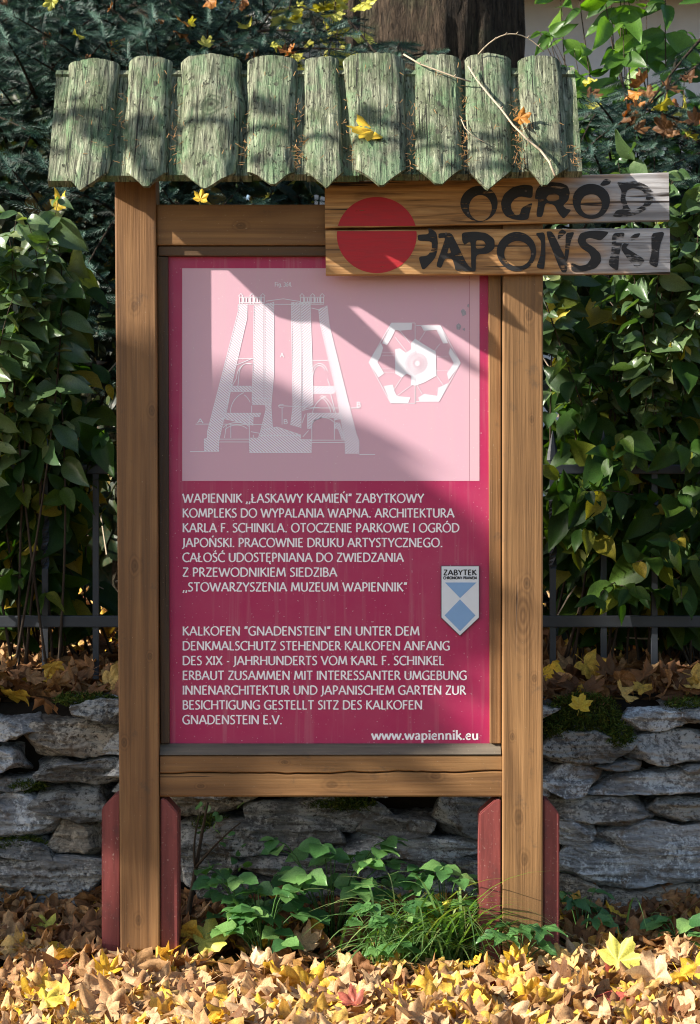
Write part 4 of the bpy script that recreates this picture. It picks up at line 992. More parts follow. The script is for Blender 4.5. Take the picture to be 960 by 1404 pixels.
TX2 = [('KALKOFEN `GNADENSTEIN" EIN UNTER DEM', 576), ('DENKMALSCHUTZ STEHENDER KALKOFEN ANFANG', 618), ('DES XIX - JAHRHUNDERTS VOM KARL F. SCHINKEL', 610), ('ERBAUT ZUSAMMEN MIT INTERESSANTER UMGEBUNG', 641.5), ('INNENARCHITEKTUR UND JAPANISCHEM GARTEN ZUR', 640), ('BESICHTIGUNG GESTELLT SITZ DES KALKOFEN', 580), ('GNADENSTEIN E.V.', 386)]
lt = MB()
for i, (s, xe) in enumerate(TX): write(lt, s, 248.5, xe, 689.0 + 20.45 * i, 12.2, PY - .0005, .165, .105)
for i, (s, xe) in enumerate(TX2): write(lt, s, 248.5, xe, 872.6 + 20.45 * i, 12.2, PY - .0005, .165, .105)
write(lt, 'www.wapiennik.eu', 510, 658, 1016.8, 13.0, PY - .0005, .2, .11, .15, .05)
lt.build('lettering', M_INK, panel)

# ---- the engraving of the lime kiln (traced in a 4.571x enlargement, origin 250,370)
z2 = lambda pts: [(250 + x / 4.571, 370 + y / 4.571) for x, y in pts]
z3 = lambda pts: [(380 + x / 5.62, 390 + y / 5.62) for x, y in pts]
H1 = [z2([(345, 205), (402, 205), (400, 290), (222, 1070), (222, 1135), (130, 1135), (130, 1055), (150, 1050), (150, 1010), (345, 250)]),
      z2([(445, 215), (503, 205), (503, 800), (432, 800), (440, 560)]), z2([(512, 205), (570, 190), (570, 640), (552, 850), (562, 985), (485, 1008), (520, 870), (512, 800)]),
      z2([(432, 800), (552, 800), (550, 838), (432, 838)]),
      z2([(290, 722), (430, 722), (430, 756), (285, 756)]), z2([(245, 893), (490, 893), (480, 915), (440, 915), (440, 970), (240, 925)]),
      z2([(415, 1050), (470, 1050), (490, 1000), (590, 980), (740, 1030), (740, 1060), (808, 1060), (808, 1142), (415, 1142)])]
H2 = [z3([(318, 180), (385, 150), (390, 210), (400, 300), (610, 1150), (632, 1200), (632, 1298), (524, 1298), (524, 1210), (450, 800), (330, 290)]),
      z3([(106, 125), (174, 125), (182, 880), (182, 1100), (100, 1075), (118, 940)]), z3([(182, 125), (252, 115), (268, 600), (275, 920), (190, 960), (190, 860)]),
      z3([(275, 778), (450, 778), (440, 832), (275, 832)]), z3([(232, 985), (490, 985), (500, 1025), (440, 1040), (440, 1020), (350, 1015), (270, 1050), (265, 1105), (232, 1105)]),
      z3([(440, 1060), (480, 1060), (520, 1190), (500, 1190), (470, 1105), (445, 1105)])]
flat('kiln_engraving', H1, M_HATCH, panel, 0.0006); flat('kiln_engraving', H2, M_HATCH2, panel, 0.0006)
ln = MB()
def line(pts, wpx=1.0, Y=PY - .0009):
    L = []; Rr = []; n = len(pts)
    for i, (x, y) in enumerate(pts):
        a = pts[max(0, i - 1)]; b = pts[min(n - 1, i + 1)]; l = math.hypot(b[0] - a[0], b[1] - a[1]) or 1
        nx, ny = -(b[1] - a[1]) / l * wpx / 2, (b[0] - a[0]) / l * wpx / 2
        L.append((x + nx, y + ny)); Rr.append((x - nx, y - ny))
    line.k = (getattr(line, 'k', 0) + 1) % 23; yy = Y - 0.000005 * line.k
    ln.add([(P(x, 0).x, yy, P(0, y).z) for x, y in L + Rr], [(j, j + 1, n + j + 1, n + j) for j in range(n - 1)])
for o in H1 + H2: line(o + [o[0]], 0.8)
for p in ([(330, 547), (440, 547)], [(220, 1057), (415, 1057)], [(220, 1075), (415, 1075)], [(40, 1136), (130, 1136)], [(75, 962), (180, 962)], [(250, 962), (520, 966)], [(270, 970), (258, 1050)], [(298, 960), (298, 1050)], [(415, 905), (415, 1050)], [(295, 756), (270, 890)], [(430, 845), (430, 890)], [(425, 1010), (480, 1020)], [(480, 1033), (740, 1033)], [(330, 590), (440, 545)], [(598, 845), (860, 858)], [(622, 860), (622, 965)], [(440, 1030), (440, 1050)],
          arc(400, 650, 50, 70, 180, 270) + [(430, 582)], arc(410, 670, 75, 92, 180, 285), [(350, 650), (343, 722)], [(335, 670), (305, 722)], arc(425, 890, 130, 135, 180, 250), arc(330, 890, 105, 130, 330, 300), arc(335, 1010, 95, 58, 205, 330), arc(335, 1030, 85, 62, 210, 320), [(520, 185), (630, 170), (740, 188)], [(520, 205), (740, 205)]):
    line(z2(p), 1.0)
for p in ([(255, 575), (430, 575)], [(262, 168), (330, 185)], [(265, 1195), (524, 1195)], [(265, 1213), (524, 1213)], [(632, 1306), (757, 1306)], [(265, 1050), (265, 1190)], [(440, 1020), (440, 1190)], [(270, 945), (640, 945)], [(480, 1070), (520, 1190)], [(235, 1000), (235, 1105)], [(410, 830), (450, 985)],
          arc(325, 690, 50, 75, 180, 330), arc(325, 690, 66, 90, 200, 340), [(385, 720), (408, 778)], arc(460, 1000, 190, 165, 180, 245), arc(265, 1010, 150, 170, 350, 295), arc(240, 1010, 200, 190, 350, 300), arc(355, 1090, 92, 70, 200, 330), [(190, 965), (275, 945)], [(190, 1060), (215, 990)], [(195, 1170), (240, 1120)]):
    line(z3(p), 1.0)
for xs_ in ((362, 432, 500), (748, 815, 876)):
    for x in xs_: line(z2([(x - 9, 200), (x - 9, 156), (x - 15, 154), (x, 136), (x + 15, 154), (x + 9, 156), (x + 9, 200)]), 1.1)
    for a in (0.25, 0.5, 0.75):
        for l, r_ in zip(xs_, xs_[1:]): line(z2([(l + (r_ - l) * a, 164), (l + (r_ - l) * a, 190)]), 1.6)
    for y in (160, 194, 204): line(z2([(xs_[0] - 9, y), (xs_[-1] + 9, y)]), 1.0)
write(ln, 'Fig. 364.', 376, 400, 390.2, 6.0, PY - .0008, .16, .1)
write(ln, 'A', 383.5, 388.5, 488, 6, PY - .0008, .18, .12); write(ln, 'B', 489, 495, 557, 7, PY - .0008, .18, .12); write(ln, 'A', 269, 277, 579, 6, PY - .0008, .2, .12)
write(ln, 'C', 381, 388, 558, 5, PY - .0008, .2, .14); write(ln, 'B', 388, 394, 580, 6, PY - .0008, .2, .14)
# hexagonal plan (4.8x enlargement, origin 480,400)
z4 = lambda pts: [(480 + x / 4.8, 400 + y / 4.8) for x, y in pts]
HX = [z4([(275, 195), (412, 195), (408, 238), (330, 245), (300, 240), (275, 290), (245, 340), (215, 330)]), z4([(205, 330), (218, 360), (200, 420), (180, 455), (225, 530), (190, 555), (125, 455)]),
      z4([(225, 615), (285, 605), (290, 640), (310, 682), (400, 690), (385, 725), (270, 725)]), z4([(455, 690), (490, 668), (580, 680), (585, 625), (650, 595), (590, 715), (460, 715)]),
      z4([(655, 570), (645, 530), (690, 462), (655, 395), (665, 360), (733, 460)]), z4([(600, 212), (650, 330), (620, 330), (575, 240), (490, 245), (470, 212)]),
      z4([(405, 330), (432, 300), (475, 330), (568, 385), (572, 545), (490, 590), (432, 610), (405, 605), (408, 545), (375, 530), (345, 555), (302, 530), (300, 370), (330, 365), (370, 395), (408, 370)])]
flat('kiln_plan', HX, M_LINE, panel, 0.0007)
for q in HX: line(z4_ if False else q + [q[0]], .7)
line(z4([(275, 195), (430, 195)]), .9); line(z4([(432, 195), (432, 728)]), .9); line(z4([(440, 212), (600, 212), (733, 460), (590, 716), (440, 716)]), .9); line(z4([(430, 728), (270, 726), (125, 455), (275, 195)]), .9)
for y in (390, 412, 500, 522):
    for x in range(215, 300, 14): line(z4([(x, y), (x + 8, y)]), .7)
for y in (420, 510):
    for x in range(575, 650, 14): line(z4([(x, y), (x + 8, y)]), .7)
for (a, b) in (((330, 245), (400, 330)), ((300, 290), (375, 385)), ((500, 250), (455, 320)), ((600, 330), (560, 380)), ((310, 680), (420, 600)), ((480, 668), (440, 600)), ((345, 555), (290, 640)), ((575, 545), (620, 610))): line(z4([a, b]), .7)
pk = MB()
for r_, nn in ((30, 16), (46, 22), (66, 26)):
    for i in range(nn):
        th = 2 * math.pi * i / nn; c_ = (445 + r_ * math.cos(th), 462 + r_ * math.sin(th)); s_ = 3.2
        pk.poly([(P(x, 0).x, PY - .00115, P(0, y).z) for x, y in z4([(c_[0] - s_, c_[1] - s_), (c_[0] + s_, c_[1] - s_), (c_[0] + s_, c_[1] + s_), (c_[0] - s_, c_[1] + s_)])])
for ra, rb2, a0, a1 in ((20, 25, 0, 360), (38, 42, -90, 90), (56, 59, 0, 360), (76, 78, 90, 270)):
    m0 = len(pk.v); nn = 32
    ring = [(445 + r_ * math.cos(R(a0 + (a1 - a0) * i / nn)), 462 + r_ * math.sin(R(a0 + (a1 - a0) * i / nn))) for r_ in (ra, rb2) for i in range(nn + 1)]
    pk.add([(P(x, 0).x, PY - .0012, P(0, y).z) for x, y in z4(ring)], [(j, j + 1, nn + 1 + j + 1, nn + 1 + j) for j in range(nn)])
pk.build('plan_detail', M_PINK, panel)
ln.build('line_drawing', M_LINE, panel)
# scuffs in the print
flat('scuff', [z4([(735, 115), (750, 100), (768, 118), (770, 140), (748, 150)]), z4([(778, 75), (790, 68), (792, 92), (780, 90)]), z4([(705, 210), (722, 196), (738, 215), (728, 240), (708, 238)]), z4([(745, 235), (762, 228), (760, 250)])], plain('bare scuffed metal', (0.4, 0.38, 0.42), .5, .4, .5, 200), panel, .0012)

# ---- the shield plate
SX = lambda pts: [(590 + x / 10.667, 760 + y / 10.667) for x, y in pts]
plq = slab('shield_plaque', [(606, 848), (658, 848), (658, 776.5), (606, 776.5)], PY - .0035, PY - .0010, M_SHD, panel, 0)
bpy.data.objects.remove(plq)
sm = bmesh.new(); me = bpy.data.meshes.new('shield_plaque')
f = sm.faces.new([sm.verts.new((P(x, 0).x, PY - .005, P(0, y).z)) for x, y in SX([(165, 172), (733, 172), (733, 942), (447, 1212), (165, 942)])])
ex = bmesh.ops.extrude_face_region(sm, geom=[f]); bmesh.ops.translate(sm, verts=[v for v in ex['geom'] if isinstance(v, bmesh.types.BMVert)], vec=(0, .0038, 0))
bmesh.ops.recalc_face_normals(sm, faces=sm.faces); sm.to_mesh(me); sm.free()
plq = finish('shield_plaque', me, M_SHD, board)
flat('white_field', [SX([(176, 182), (724, 182), (724, 936), (447, 1198), (176, 936)])], M_SHW, plq, .0053)
flat('blue_field', [SX([(225, 420), (690, 420), (449, 650)]), SX([(447, 668), (675, 905), (450, 1138), (220, 905)])], M_SHB, plq, .0056)
lb_ = MB(); write(lb_, 'ZABYTEK', 609.2, 654.6, 789.2, 7.3, PY - .0058, .24, .17, 0, .1); write(lb_, 'CHRONIONY PRAWEM', 609, 655, 794.8, 3.7, PY - .0058, .26, .2, 0, .1)
for a, b in (((210, 425), (210, 900)), ((692, 425), (692, 900))):
    pass
lb_.build('lettering', M_BLACK, plq)

# ---- roof of half round slabs
def roofP(px, py, lift=0.0):
    s = (py - 95) / 150.0; Y = 0.08 - 0.22 * s
    p = P(px, py, Y); nrm = Vector((0, -0.77, 0.64)); return p + nrm * lift
def plank(name, top, bot, ytop, ybot, lift, thick, mat, parent):
    q = [roofP(bot[0], ybot, lift), roofP(bot[1], ybot, lift), roofP(top[1], ytop, lift), roofP(top[0], ytop, lift)]
    off = Vector((0, 0.77, -0.64)) * thick
    return hexa(name, q + [p + off for p in q], mat, parent, 0.002)
roof = None
UB = [((77, 130), (65, 128), 103, 246), ((131, 210), (129, 205), 98, 238), ((211, 270), (206, 268), 96, 238), ((271, 345), (269, 345), 95, 238), ((346, 420), (346, 420), 95, 237), ((421, 480), (421, 492), 94, 238), ((481, 575), (493, 575), 95, 237), ((576, 640), (576, 646), 92, 236), ((641, 712), (647, 718), 91, 234), ((713, 788), (719, 799), 89, 232)]
m_ = MB()
for i, (tp, bt, ya, yb) in enumerate(UB):
    lift = -0.004 - 0.002 * (i % 2); q = [roofP(bt[0], yb, lift), roofP(bt[1], yb, lift), roofP(tp[1], ya, lift), roofP(tp[0], ya, lift)]; off = Vector((0, .77, -.64)) * .02
    m_.add(q + [p + off for p in q], [(0, 1, 2, 3), (7, 6, 5, 4), (0, 4, 5, 1), (1, 5, 6, 2), (2, 6, 7, 3), (3, 7, 4, 0)])
roof = m_.build('roof', M_ROOF[1], board)
# the far slope and the bearers that carry the roof
m_ = MB(); off = Vector((0, -.77, -.64)) * .02
ax, bx_ = P(77, 0, .08).x, P(788, 0, .08).x; zr = P(0, 96, .08).z
for i in range(10):
    xa = ax + (bx_ - ax) * i / 10; xb = ax + (bx_ - ax) * (i + 1) / 10 - .002
    q = [Vector((xa, .082, zr)), Vector((xb, .082, zr)), Vector((xb, .22, zr - .165)), Vector((xa, .22, zr - .165))]
    m_.add(q + [p + off for p in q], [(3, 2, 1, 0), (4, 5, 6, 7), (0, 4, 5, 1), (1, 5, 6, 2), (2, 6, 7, 3), (3, 7, 4, 0)])
m_.build('back_boards', M_ROOF[2], roof)
for yy in (-0.06, 0.14):
    zc = zr - (abs(yy - .08) * 1.2) - .06
    hexa('bearer', [Vector(p) for p in ((ax + .03, yy, zc - .035), (bx_ - .03, yy, zc - .035), (bx_ - .03, yy, zc), (ax + .03, yy, zc), (ax + .03, yy + .04, zc - .035), (bx_ - .03, yy + .04, zc - .035), (bx_ - .03, yy + .04, zc), (ax + .03, yy + .04, zc))], M_UNDER, roof)
LOGS = [(98, 162, 93, 147, 112, 89, 240, 259), (181, 234, 177, 227, 200, 84, 240, 256), (252, 329, 254, 322, 282, 85, 240, 257), (343, 405, 343, 402, 375, 84, 240, 253), (422, 462, 423, 468, 448, 82, 239, 254), (474, 552, 490, 556, 523, 83, 236, 254), (573, 629, 574, 632, 601, 82, 236, 254), (641, 698, 644, 700, 668, 81, 237, 257), (714, 765, 722, 777, 746, 83, 234, 253)]
def slab_log(i, L):
    xa, xb, xc, xd, tip, yt, yb, ytip = L; xa -= 4; xc -= 4; xb += 3; xd += 3; yb -= 4; ytip += 4; yt += 2; nu, nv = 22, 44; top = []; bot = []
    ut = (tip - xc) / (xd - xc); wid = (xb - xa) * K
    for j in range(nv + 1):
        t = j / nv
        for k in range(nu + 1):
            u = k / nu
            xl = xa + (xc - xa) * t + 2.2 * noise.noise((t * 3 + i * 7, 1, 0)); xr = xb + (xd - xb) * t + 2.6 * noise.noise((t * 3.3 + i * 5, 8, 0))
            if i == 2: xr += 7 * math.exp(-((t - .42) / .14) ** 2); xl += 2 * math.exp(-((t - .42) / .2) ** 2)
            px = xl + (xr - xl) * u
            v = u / ut if u < ut else (1 - u) / (1 - ut); v = min(v, (.96, .88, .99, .9, .97, .93, .86, .98, .91)[i])
            ye = yb + (ytip - yb) * max(0, min(1, v)) ** (1.0, 1.3, 1.1, 1.5, 1.15, 1.25, 1.4, 1.05, 1.3)[i] + 1.2 * noise.noise((u * 5, i * 3.7, 0))
            py = yt + (ye - yt) * t
            arch = max(0, 1 - abs(2 * u - 1) ** 2.8)
            hgt = wid * 0.19 * arch ** 0.6
            p0 = roofP(px, py)
            n1 = 0.005 * noise.noise((px * .05 + i * 3, py * .012, 2)) + 0.003 * noise.noise((px * .22 + i, py * .03, 5)) - 0.006 * max(0, noise.noise((px * .35 + i * 9, py * .012, 1)) - .35)
            if i == 2:
                d2 = ((px - 293) / 14) ** 2 + ((py - 147) / 14) ** 2; n1 += .010 * math.exp(-d2) - .006 * math.exp(-d2 * 4)
            h = hgt + n1 * min(1, arch * 3)
            h = max(0.001, h); top.append(roofP(px, py, h) + Vector((0, -.64, -.77)) * (h * 0.98 * t ** 5)); bot.append(roofP(px, py, -0.003))
    V = top + bot; o_ = len(top); W_ = nu + 1; F = []
    for j in range(nv):
        for k in range(nu):
            a = j * W_ + k; F.append((a, a + W_, a + W_ + 1, a + 1)); F.append((o_ + a, o_ + a + 1, o_ + a + W_ + 1, o_ + a + W_))
    for k in range(nu):
        F.append((k, k + 1, o_ + k + 1, o_ + k)); a = nv * W_ + k; F.append((a + 1, a, o_ + a, o_ + a + 1))
    for j in range(nv):
        a = j * W_; F.append((a + W_, a, o_ + a, o_ + a + W_)); b = a + nu; F.append((b, b + W_, o_ + b + W_, o_ + b))
    m_ = MB(); m_.add(V, F); o = m_.build('half_log', M_ROOF[i % 3], roof, False)
    me = o.data
    me.polygons.foreach_set('use_smooth', [True] * len(me.polygons)); 
    try: me.set_sharp_from_angle(angle=R(50))
    except Exception: pass
for i, L in enumerate(LOGS): slab_log(i, L)

# ================================================================== THE CARVED BOARD "OGRÓD JAPOŃSKI"
BYf = -0.024
sign = empty('wooden_sign', P(680, 315, BYf)); tag(sign, 'weathered two plank sign with red disc and black brush lettering nailed to the right post', 'sign')
def rough_plank(quad, seed):
    (xa, ya), (xb, yb), (xc, yc), (xd, yd) = quad; n = 40; V = []; F = []
    for i in range(n + 1):
        t = i / n; xl = xa + (xb - xa) * t; xt = xd + (xc - xd) * t
        lo = ya + (yb - ya) * t + 0.8 * noise.noise((t * 9 + seed, 0, 0)); hi = yd + (yc - yd) * t + 0.8 * noise.noise((t * 8 + seed, 5, 0))
        for (x, y, Y) in ((xl, lo, BYf + .002), (xl, lo - 1.2, BYf), (xt, hi + 1.2, BYf), (xt, hi, BYf + .002), (xt, hi, BYf + .021), (xl, lo, BYf + .021)): V.append((P(x, 0).x, Y, P(0, y).z))
    for i in range(n):
        for k in range(6): F.append((i * 6 + k, (i + 1) * 6 + k, (i + 1) * 6 + (k + 1) % 6, i * 6 + (k + 1) % 6))
    F += [tuple(range(6)), tuple(n * 6 + k for k in range(5, -1, -1))]
    m_ = MB(); m_.add(V, F); return m_.build('plank', M_BOARD, sign)
pl1 = rough_plank([(446, 314.5), (916, 304), (915, 238.5), (445.5, 252)], 1.0)
pl2 = rough_plank([(447, 378.5), (917, 377), (916.5, 314.5), (446.5, 317.5)], 5.0)
def disc(yc_lo, yc_hi, parent):
    m_ = []; pts = [(516.5 + 54.5 * math.cos(R(a)), 324 + 52 * math.sin(R(a))) for a in range(0, 360, 4)]
    out = [(x, min(max(y, yc_lo), yc_hi)) for x, y in pts]; o2 = []
    for q in out:
        if not o2 or abs(q[0] - o2[-1][0]) + abs(q[1] - o2[-1][1]) > .2: o2.append(q)
    flat('red_disc', [o2], M_DISC, parent, .0006, BYf)
disc(200, 311.6, pl1); disc(318.6, 376.5, pl2)
b1 = lambda pts: [(560 + x / 4.8, 240 + y / 4.8) for x, y in pts]
b2 = lambda pts: [(730 + x / 4.8, 235 + y / 4.8) for x, y in pts]
def smooth_poly(pts, it=2, keep=0.8):
    for _ in range(it):
        o = []
        for i in range(len(pts)):
            a, b = pts[i], pts[(i + 1) % len(pts)]; q = .16
            o += [(a[0] * (1 - q) + b[0] * q, a[1] * (1 - q) + b[1] * q), (a[0] * q + b[0] * (1 - q), a[1] * q + b[1] * (1 - q))]
        pts = o
    return pts
def brush(name, shapes, parent, mat):
    """shapes: (outline, hole or None); holes bridged by a ring of quads when both are rings"""
    mb = MB(); from mathutils.geometry import tessellate_polygon
    for i, (o, h) in enumerate(shapes):
        o = smooth_poly(o); loops = [o] + ([smooth_poly(h)] if h else [])
        v3 = [[Vector((x, y, 0)) for x, y in l] for l in loops]; flatv = [p for l in loops for p in l]
        tri = tessellate_polygon(v3); yy = BYf - .0012 - i * .00002
        mb.add([(P(x, 0).x, yy, P(0, y).z) for x, y in flatv], [tuple(t) for t in tri])
    return mb.build(name, mat, parent)
ell = lambda cx, cy, rx, ry, n=22, j=0.0: [(cx + rx * (1 + j * math.sin(3 * a_ + cx)) * math.cos(a_), cy + ry * (1 + j * math.cos(2 * a_ + cy)) * math.sin(a_)) for a_ in (2 * math.pi * i / n for i in range(n))]
brush('lettering', [(b1(ell(463, 198, 123, 116, 22, .02)), b1(ell(470, 226, 75, 85))),
      (b1([(815, 80), (750, 73), (680, 90), (625, 135), (604, 190), (610, 240), (635, 280), (680, 300), (740, 308), (785, 300), (795, 250), (814, 188), (740, 225), (728, 270), (700, 275), (675, 240), (668, 205), (690, 170), (730, 150), (800, 162), (812, 150)]), None),
      (b2([(18, 135), (45, 97), (110, 80), (180, 85), (226, 105), (241, 150), (230, 200), (195, 235), (215, 255), (252, 262), (200, 324), (165, 285), (140, 232), (80, 215), (60, 312), (18, 308), (35, 195), (10, 192)]), b2([(85, 187), (100, 165), (140, 155), (170, 170), (170, 193), (140, 206), (100, 206)])),
      (b2(ell(380, 207, 123, 118, 22, .02)), b2(ell(380, 229, 70, 70)))], pl1, M_BRUSH)
brush('lettering', [(b2([(436, 98), (470, 58), (512, 70), (500, 96), (455, 108)]), None), (b2([(545, 80), (600, 85), (670, 73), (740, 98), (788, 150), (786, 205), (750, 252), (690, 290), (600, 311), (516, 308), (545, 265), (592, 255), (570, 200), (580, 140)]), b2([(612, 138), (650, 118), (715, 135), (742, 175), (725, 230), (680, 255), (632, 260), (602, 190)]))], pl1, M_BRUSHW)
brush('lettering', [(b1([(58, 402), (132, 398), (128, 352), (182, 385), (192, 450), (188, 510), (170, 560), (92, 642), (63, 545), (122, 540), (152, 500), (152, 445), (62, 442)]), None),
      (b1([(195, 392), (280, 388), (322, 470), (385, 600), (442, 642), (308, 640), (300, 600), (286, 560), (240, 555), (212, 622), (178, 606), (232, 450), (240, 420), (195, 425)]), b1([(265, 480), (278, 520), (252, 525)])),
      (b1([(348, 388), (430, 380), (510, 390), (562, 430), (564, 490), (520, 526), (440, 532), (440, 642), (410, 642), (408, 440), (365, 470), (350, 440)]), b1([(440, 438), (490, 440), (508, 468), (490, 490), (440, 494)])),
      (b1(ell(708, 512, 130, 128, 22, .02)), b1(ell(714, 526, 88, 84)))], pl2, M_BRUSH)
brush('lettering', [(b2([(12, 415), (78, 408), (80, 560), (72, 657), (18, 640), (48, 560), (54, 470)]), None), (b2([(78, 405), (127, 403), (222, 600), (220, 672), (182, 672)]), None), (b2([(213, 415), (272, 406), (245, 470), (224, 600), (203, 600), (212, 480)]), None), (b2([(158, 462), (165, 410), (190, 388), (222, 410)]), None),
      (b2([(497, 408), (440, 398), (370, 400), (308, 415), (288, 465), (310, 510), (368, 548), (380, 580), (350, 622), (300, 630), (248, 605), (250, 668), (330, 668), (412, 645), (446, 600), (440, 550), (400, 510), (345, 475), (345, 455), (370, 445), (440, 465), (470, 440)]), None)], pl2, M_BRUSH)
brush('lettering', [(b2([(518, 415), (602, 410), (584, 470), (562, 560), (556, 668), (490, 622), (512, 540)]), None), (b2([(584, 490), (660, 420), (704, 414), (690, 442), (640, 470), (606, 510), (640, 530), (738, 592), (680, 648), (622, 590), (575, 520)]), None), (b2([(773, 415), (864, 404), (828, 500), (816, 645), (756, 616), (776, 540)]), None)], pl2, M_BRUSHW)
for x, y, pl_ in ((641, 294, pl1), (720, 264, pl1), (611, 322, pl2), (729, 350, pl2)):
    nm = MB(); c = P(x, y); nm.add([(c.x + .0028 * math.cos(a_), BYf - .002, c.z + .0028 * math.sin(a_)) for a_ in (k * math.pi / 4 for k in range(8))] + [(c.x + .003 * math.cos(a_), BYf + .001, c.z + .003 * math.sin(a_)) for a_ in (k * math.pi / 4 for k in range(8))], [tuple(range(8))] + [(k, k + 8, (k + 1) % 8 + 8, (k + 1) % 8) for k in range(8)])
    nm.build('nail', M_NAIL, pl_)

def gpt(px, py, h=0.045):
    d = D * (EYE + 0.035 - h) / (K * (py - 702)); return P(px, py, d - D)
# ================================================================== SINGLE LEAVES, TWIGS AND LITTER ON THE ROOF
def one_leaf(name, label, at, size, nrm, direction, mat, tmpl, rnd=0.5, group=None):
    d = np.array([direction], float); n_ = np.array([nrm], float)
    me = tri_mesh(*scatter([tmpl], basis(d, n_) * size, np.zeros((1, 3)), np.array([rnd]), np.array([0])))
    o = finish(name, me, mat, None, True); o.location = at
    return tag(o, label, 'leaf', group)
rs = random.Random(99)
flatish = [maple_template(rs, rs.uniform(-.15, .2), rs.uniform(0, .25), .04) for _ in range(6)]
curly = [maple_template(rs, rs.uniform(.4, .7), rs.uniform(.2, .5), .1) for _ in range(4)]
rn = (0, -.77, .64)
one_leaf('fallen_leaf', 'bright yellow maple leaf lying on the sunlit roof', roofP(500, 190, .03), .07, (-.15, -.72, .75), (-.9, -.2, .1), M_YLEAF, flatish[4], .3)
one_leaf('fallen_leaf', 'orange and brown leaf caught in the roof groove beside the twig', roofP(717, 178, .03), .034, (-.2, -.9, .4), (.7, -.3, -.5), M_OLEAF, curly[1], .8)
one_leaf('fallen_leaf', 'yellow star shaped leaf hanging on the mossy stones', P(797, 962, WY - .06), .04, (-.15, -.9, .35), (.25, 0, .9), M_YLEAF, flatish[0], .8)
one_leaf('fallen_leaf', 'large yellow green maple leaf propped upright right of the board foot', gpt(855, 1306, .075), .074, (-.2, -.75, .65), (.5, .1, .7), M_YGLEAF, flatish[1], .8)
one_leaf('fallen_leaf', 'bright yellow leaf lying before the left post foot', gpt(146, 1327), .052, (.1, -.4, .9), (-.3, .5, .3), M_YLEAF, curly[2], .1)
one_leaf('fallen_leaf', 'yellow green leaf in the shade at the foot of the wall', P(64, 1268, .2), .055, (-.2, -.6, .7), (.5, .4, .4), M_YGLEAF, flatish[2], .1)
one_leaf('fallen_leaf', 'big flat tan leaf leaning by the red stake and low herbs', gpt(294, 1284, .06), .082, (-.2, -.6, .8), (.75, .1, .35), M_YGLEAF, flatish[3], .9)
one_leaf('fallen_leaf', 'yellow leaf lying flat in the near litter close to the frame corner', gpt(75, 1368), .055, (.0, -.35, .95), (.8, .2, .1), M_YLEAF, flatish[4], .9)
one_leaf('fallen_leaf', 'pale tan curled leaf below the low herbs', gpt(341, 1318), .05, (.1, -.6, .8), (-.5, .4, .4), M_TLEAF, curly[3], .7)
one_leaf('fallen_leaf', 'yellow leaf standing in the grass tuft', P(603, 1258, .06), .06, (.1, -.7, .6), (.6, .2, -.2), M_YLEAF, curly[0], .6)
one_leaf('fallen_leaf', 'pinkish tan leaf standing tall beside the yellow green leaf', gpt(893, 1326, .075), .075, (-.4, -.8, .3), (-.35, .1, .85), M_TLEAF, curly[3], .9)
one_leaf('fallen_leaf', 'dull red leaf among tan leaves at the bottom', gpt(478, 1372), .045, (.0, -.5, .8), (-.6, .3, .2), M_RLEAF, curly[1], .4)
one_leaf('fallen_leaf', 'yellow leaf in the near litter below the grass tuft', gpt(570, 1388), .06, (.1, -.45, .9), (.9, .1, .1), M_YLEAF, flatish[5], .9)
one_leaf('fallen_leaf', 'orange yellow leaf against the right post foot', gpt(712, 1312), .05, (0, -.6, .8), (.6, .3, .3), M_YLEAF, curly[2], .0)
one_leaf('fallen_leaf', 'tan leaf lying among the low herbs', gpt(425, 1290), .06, (-.1, -.6, .8), (.7, .2, .2), M_TLEAF, curly[0], .3)
one_leaf('fallen_leaf', 'small brown leaf stuck on the shrub beside the left post', P(102, 594, .76), .03, (.1, -.9, .2), (.3, 0, 1), M_TLEAF, curly[1], .3)
one_leaf('fallen_leaf', 'yellow leaf caught on the shrub below the roof corner', P(84, 277, .7), .045, (-.2, -.8, .5), (.6, 0, .5), M_YLEAF, curly[2], .6)
one_leaf('fallen_leaf', 'yellow leaf in the spruce just under the eave', P(276, 268, .6), .03, (-.1, -.9, .2), (.2, 0, .9), M_YLEAF, flatish[2], .4)
one_leaf('fallen_leaf', 'large yellow leaf hanging on the shrub right of the post', P(766, 428, .8), .06, (-.4, -.8, .2), (.5, 0, .8), M_YLEAF, curly[3], .9)
one_leaf('fallen_leaf', 'yellow leaf hanging from the shrub above the roof corner', P(392, 28, 1.5), .075, (0, -.95, .2), (.1, 0, -1), M_YGLEAF, flatish[0], .7)
g = np.random.default_rng(61)
for i in range(26):
    px, py = g.uniform(-10, 420), g.uniform(0, 85)
    one_leaf('caught_leaf', 'small brown or yellow leaf caught on the spruce boughs above the roof', P(px, py, g.uniform(1.05, 1.3)), g.uniform(.025, .045), (g.normal() * .5, -.8, .5), tuple(g.normal(size=3)), (M_OLEAF, M_YGLEAF, M_BLEAF)[i % 3], T_DRY[i % 14], g.random(), 'leaves caught on the spruce by the roof')
for i in range(24):
    px, py = g.uniform(800, 965), g.uniform(110, 165) + g.uniform(-15, 30)
    one_leaf('caught_leaf', 'brown leaf heaped on the spruce boughs beyond the carved sign', P(px, py, g.uniform(.95, 1.25)), g.uniform(.035, .055), (g.normal() * .5, -.6, .7), tuple(g.normal(size=3)), (M_BLEAF, M_BLEAF, M_YGLEAF, M_OLEAF, M_BLEAF)[i % 5], T_DRY[i % 14], g.random(), 'leaves heaped on the far spruce')

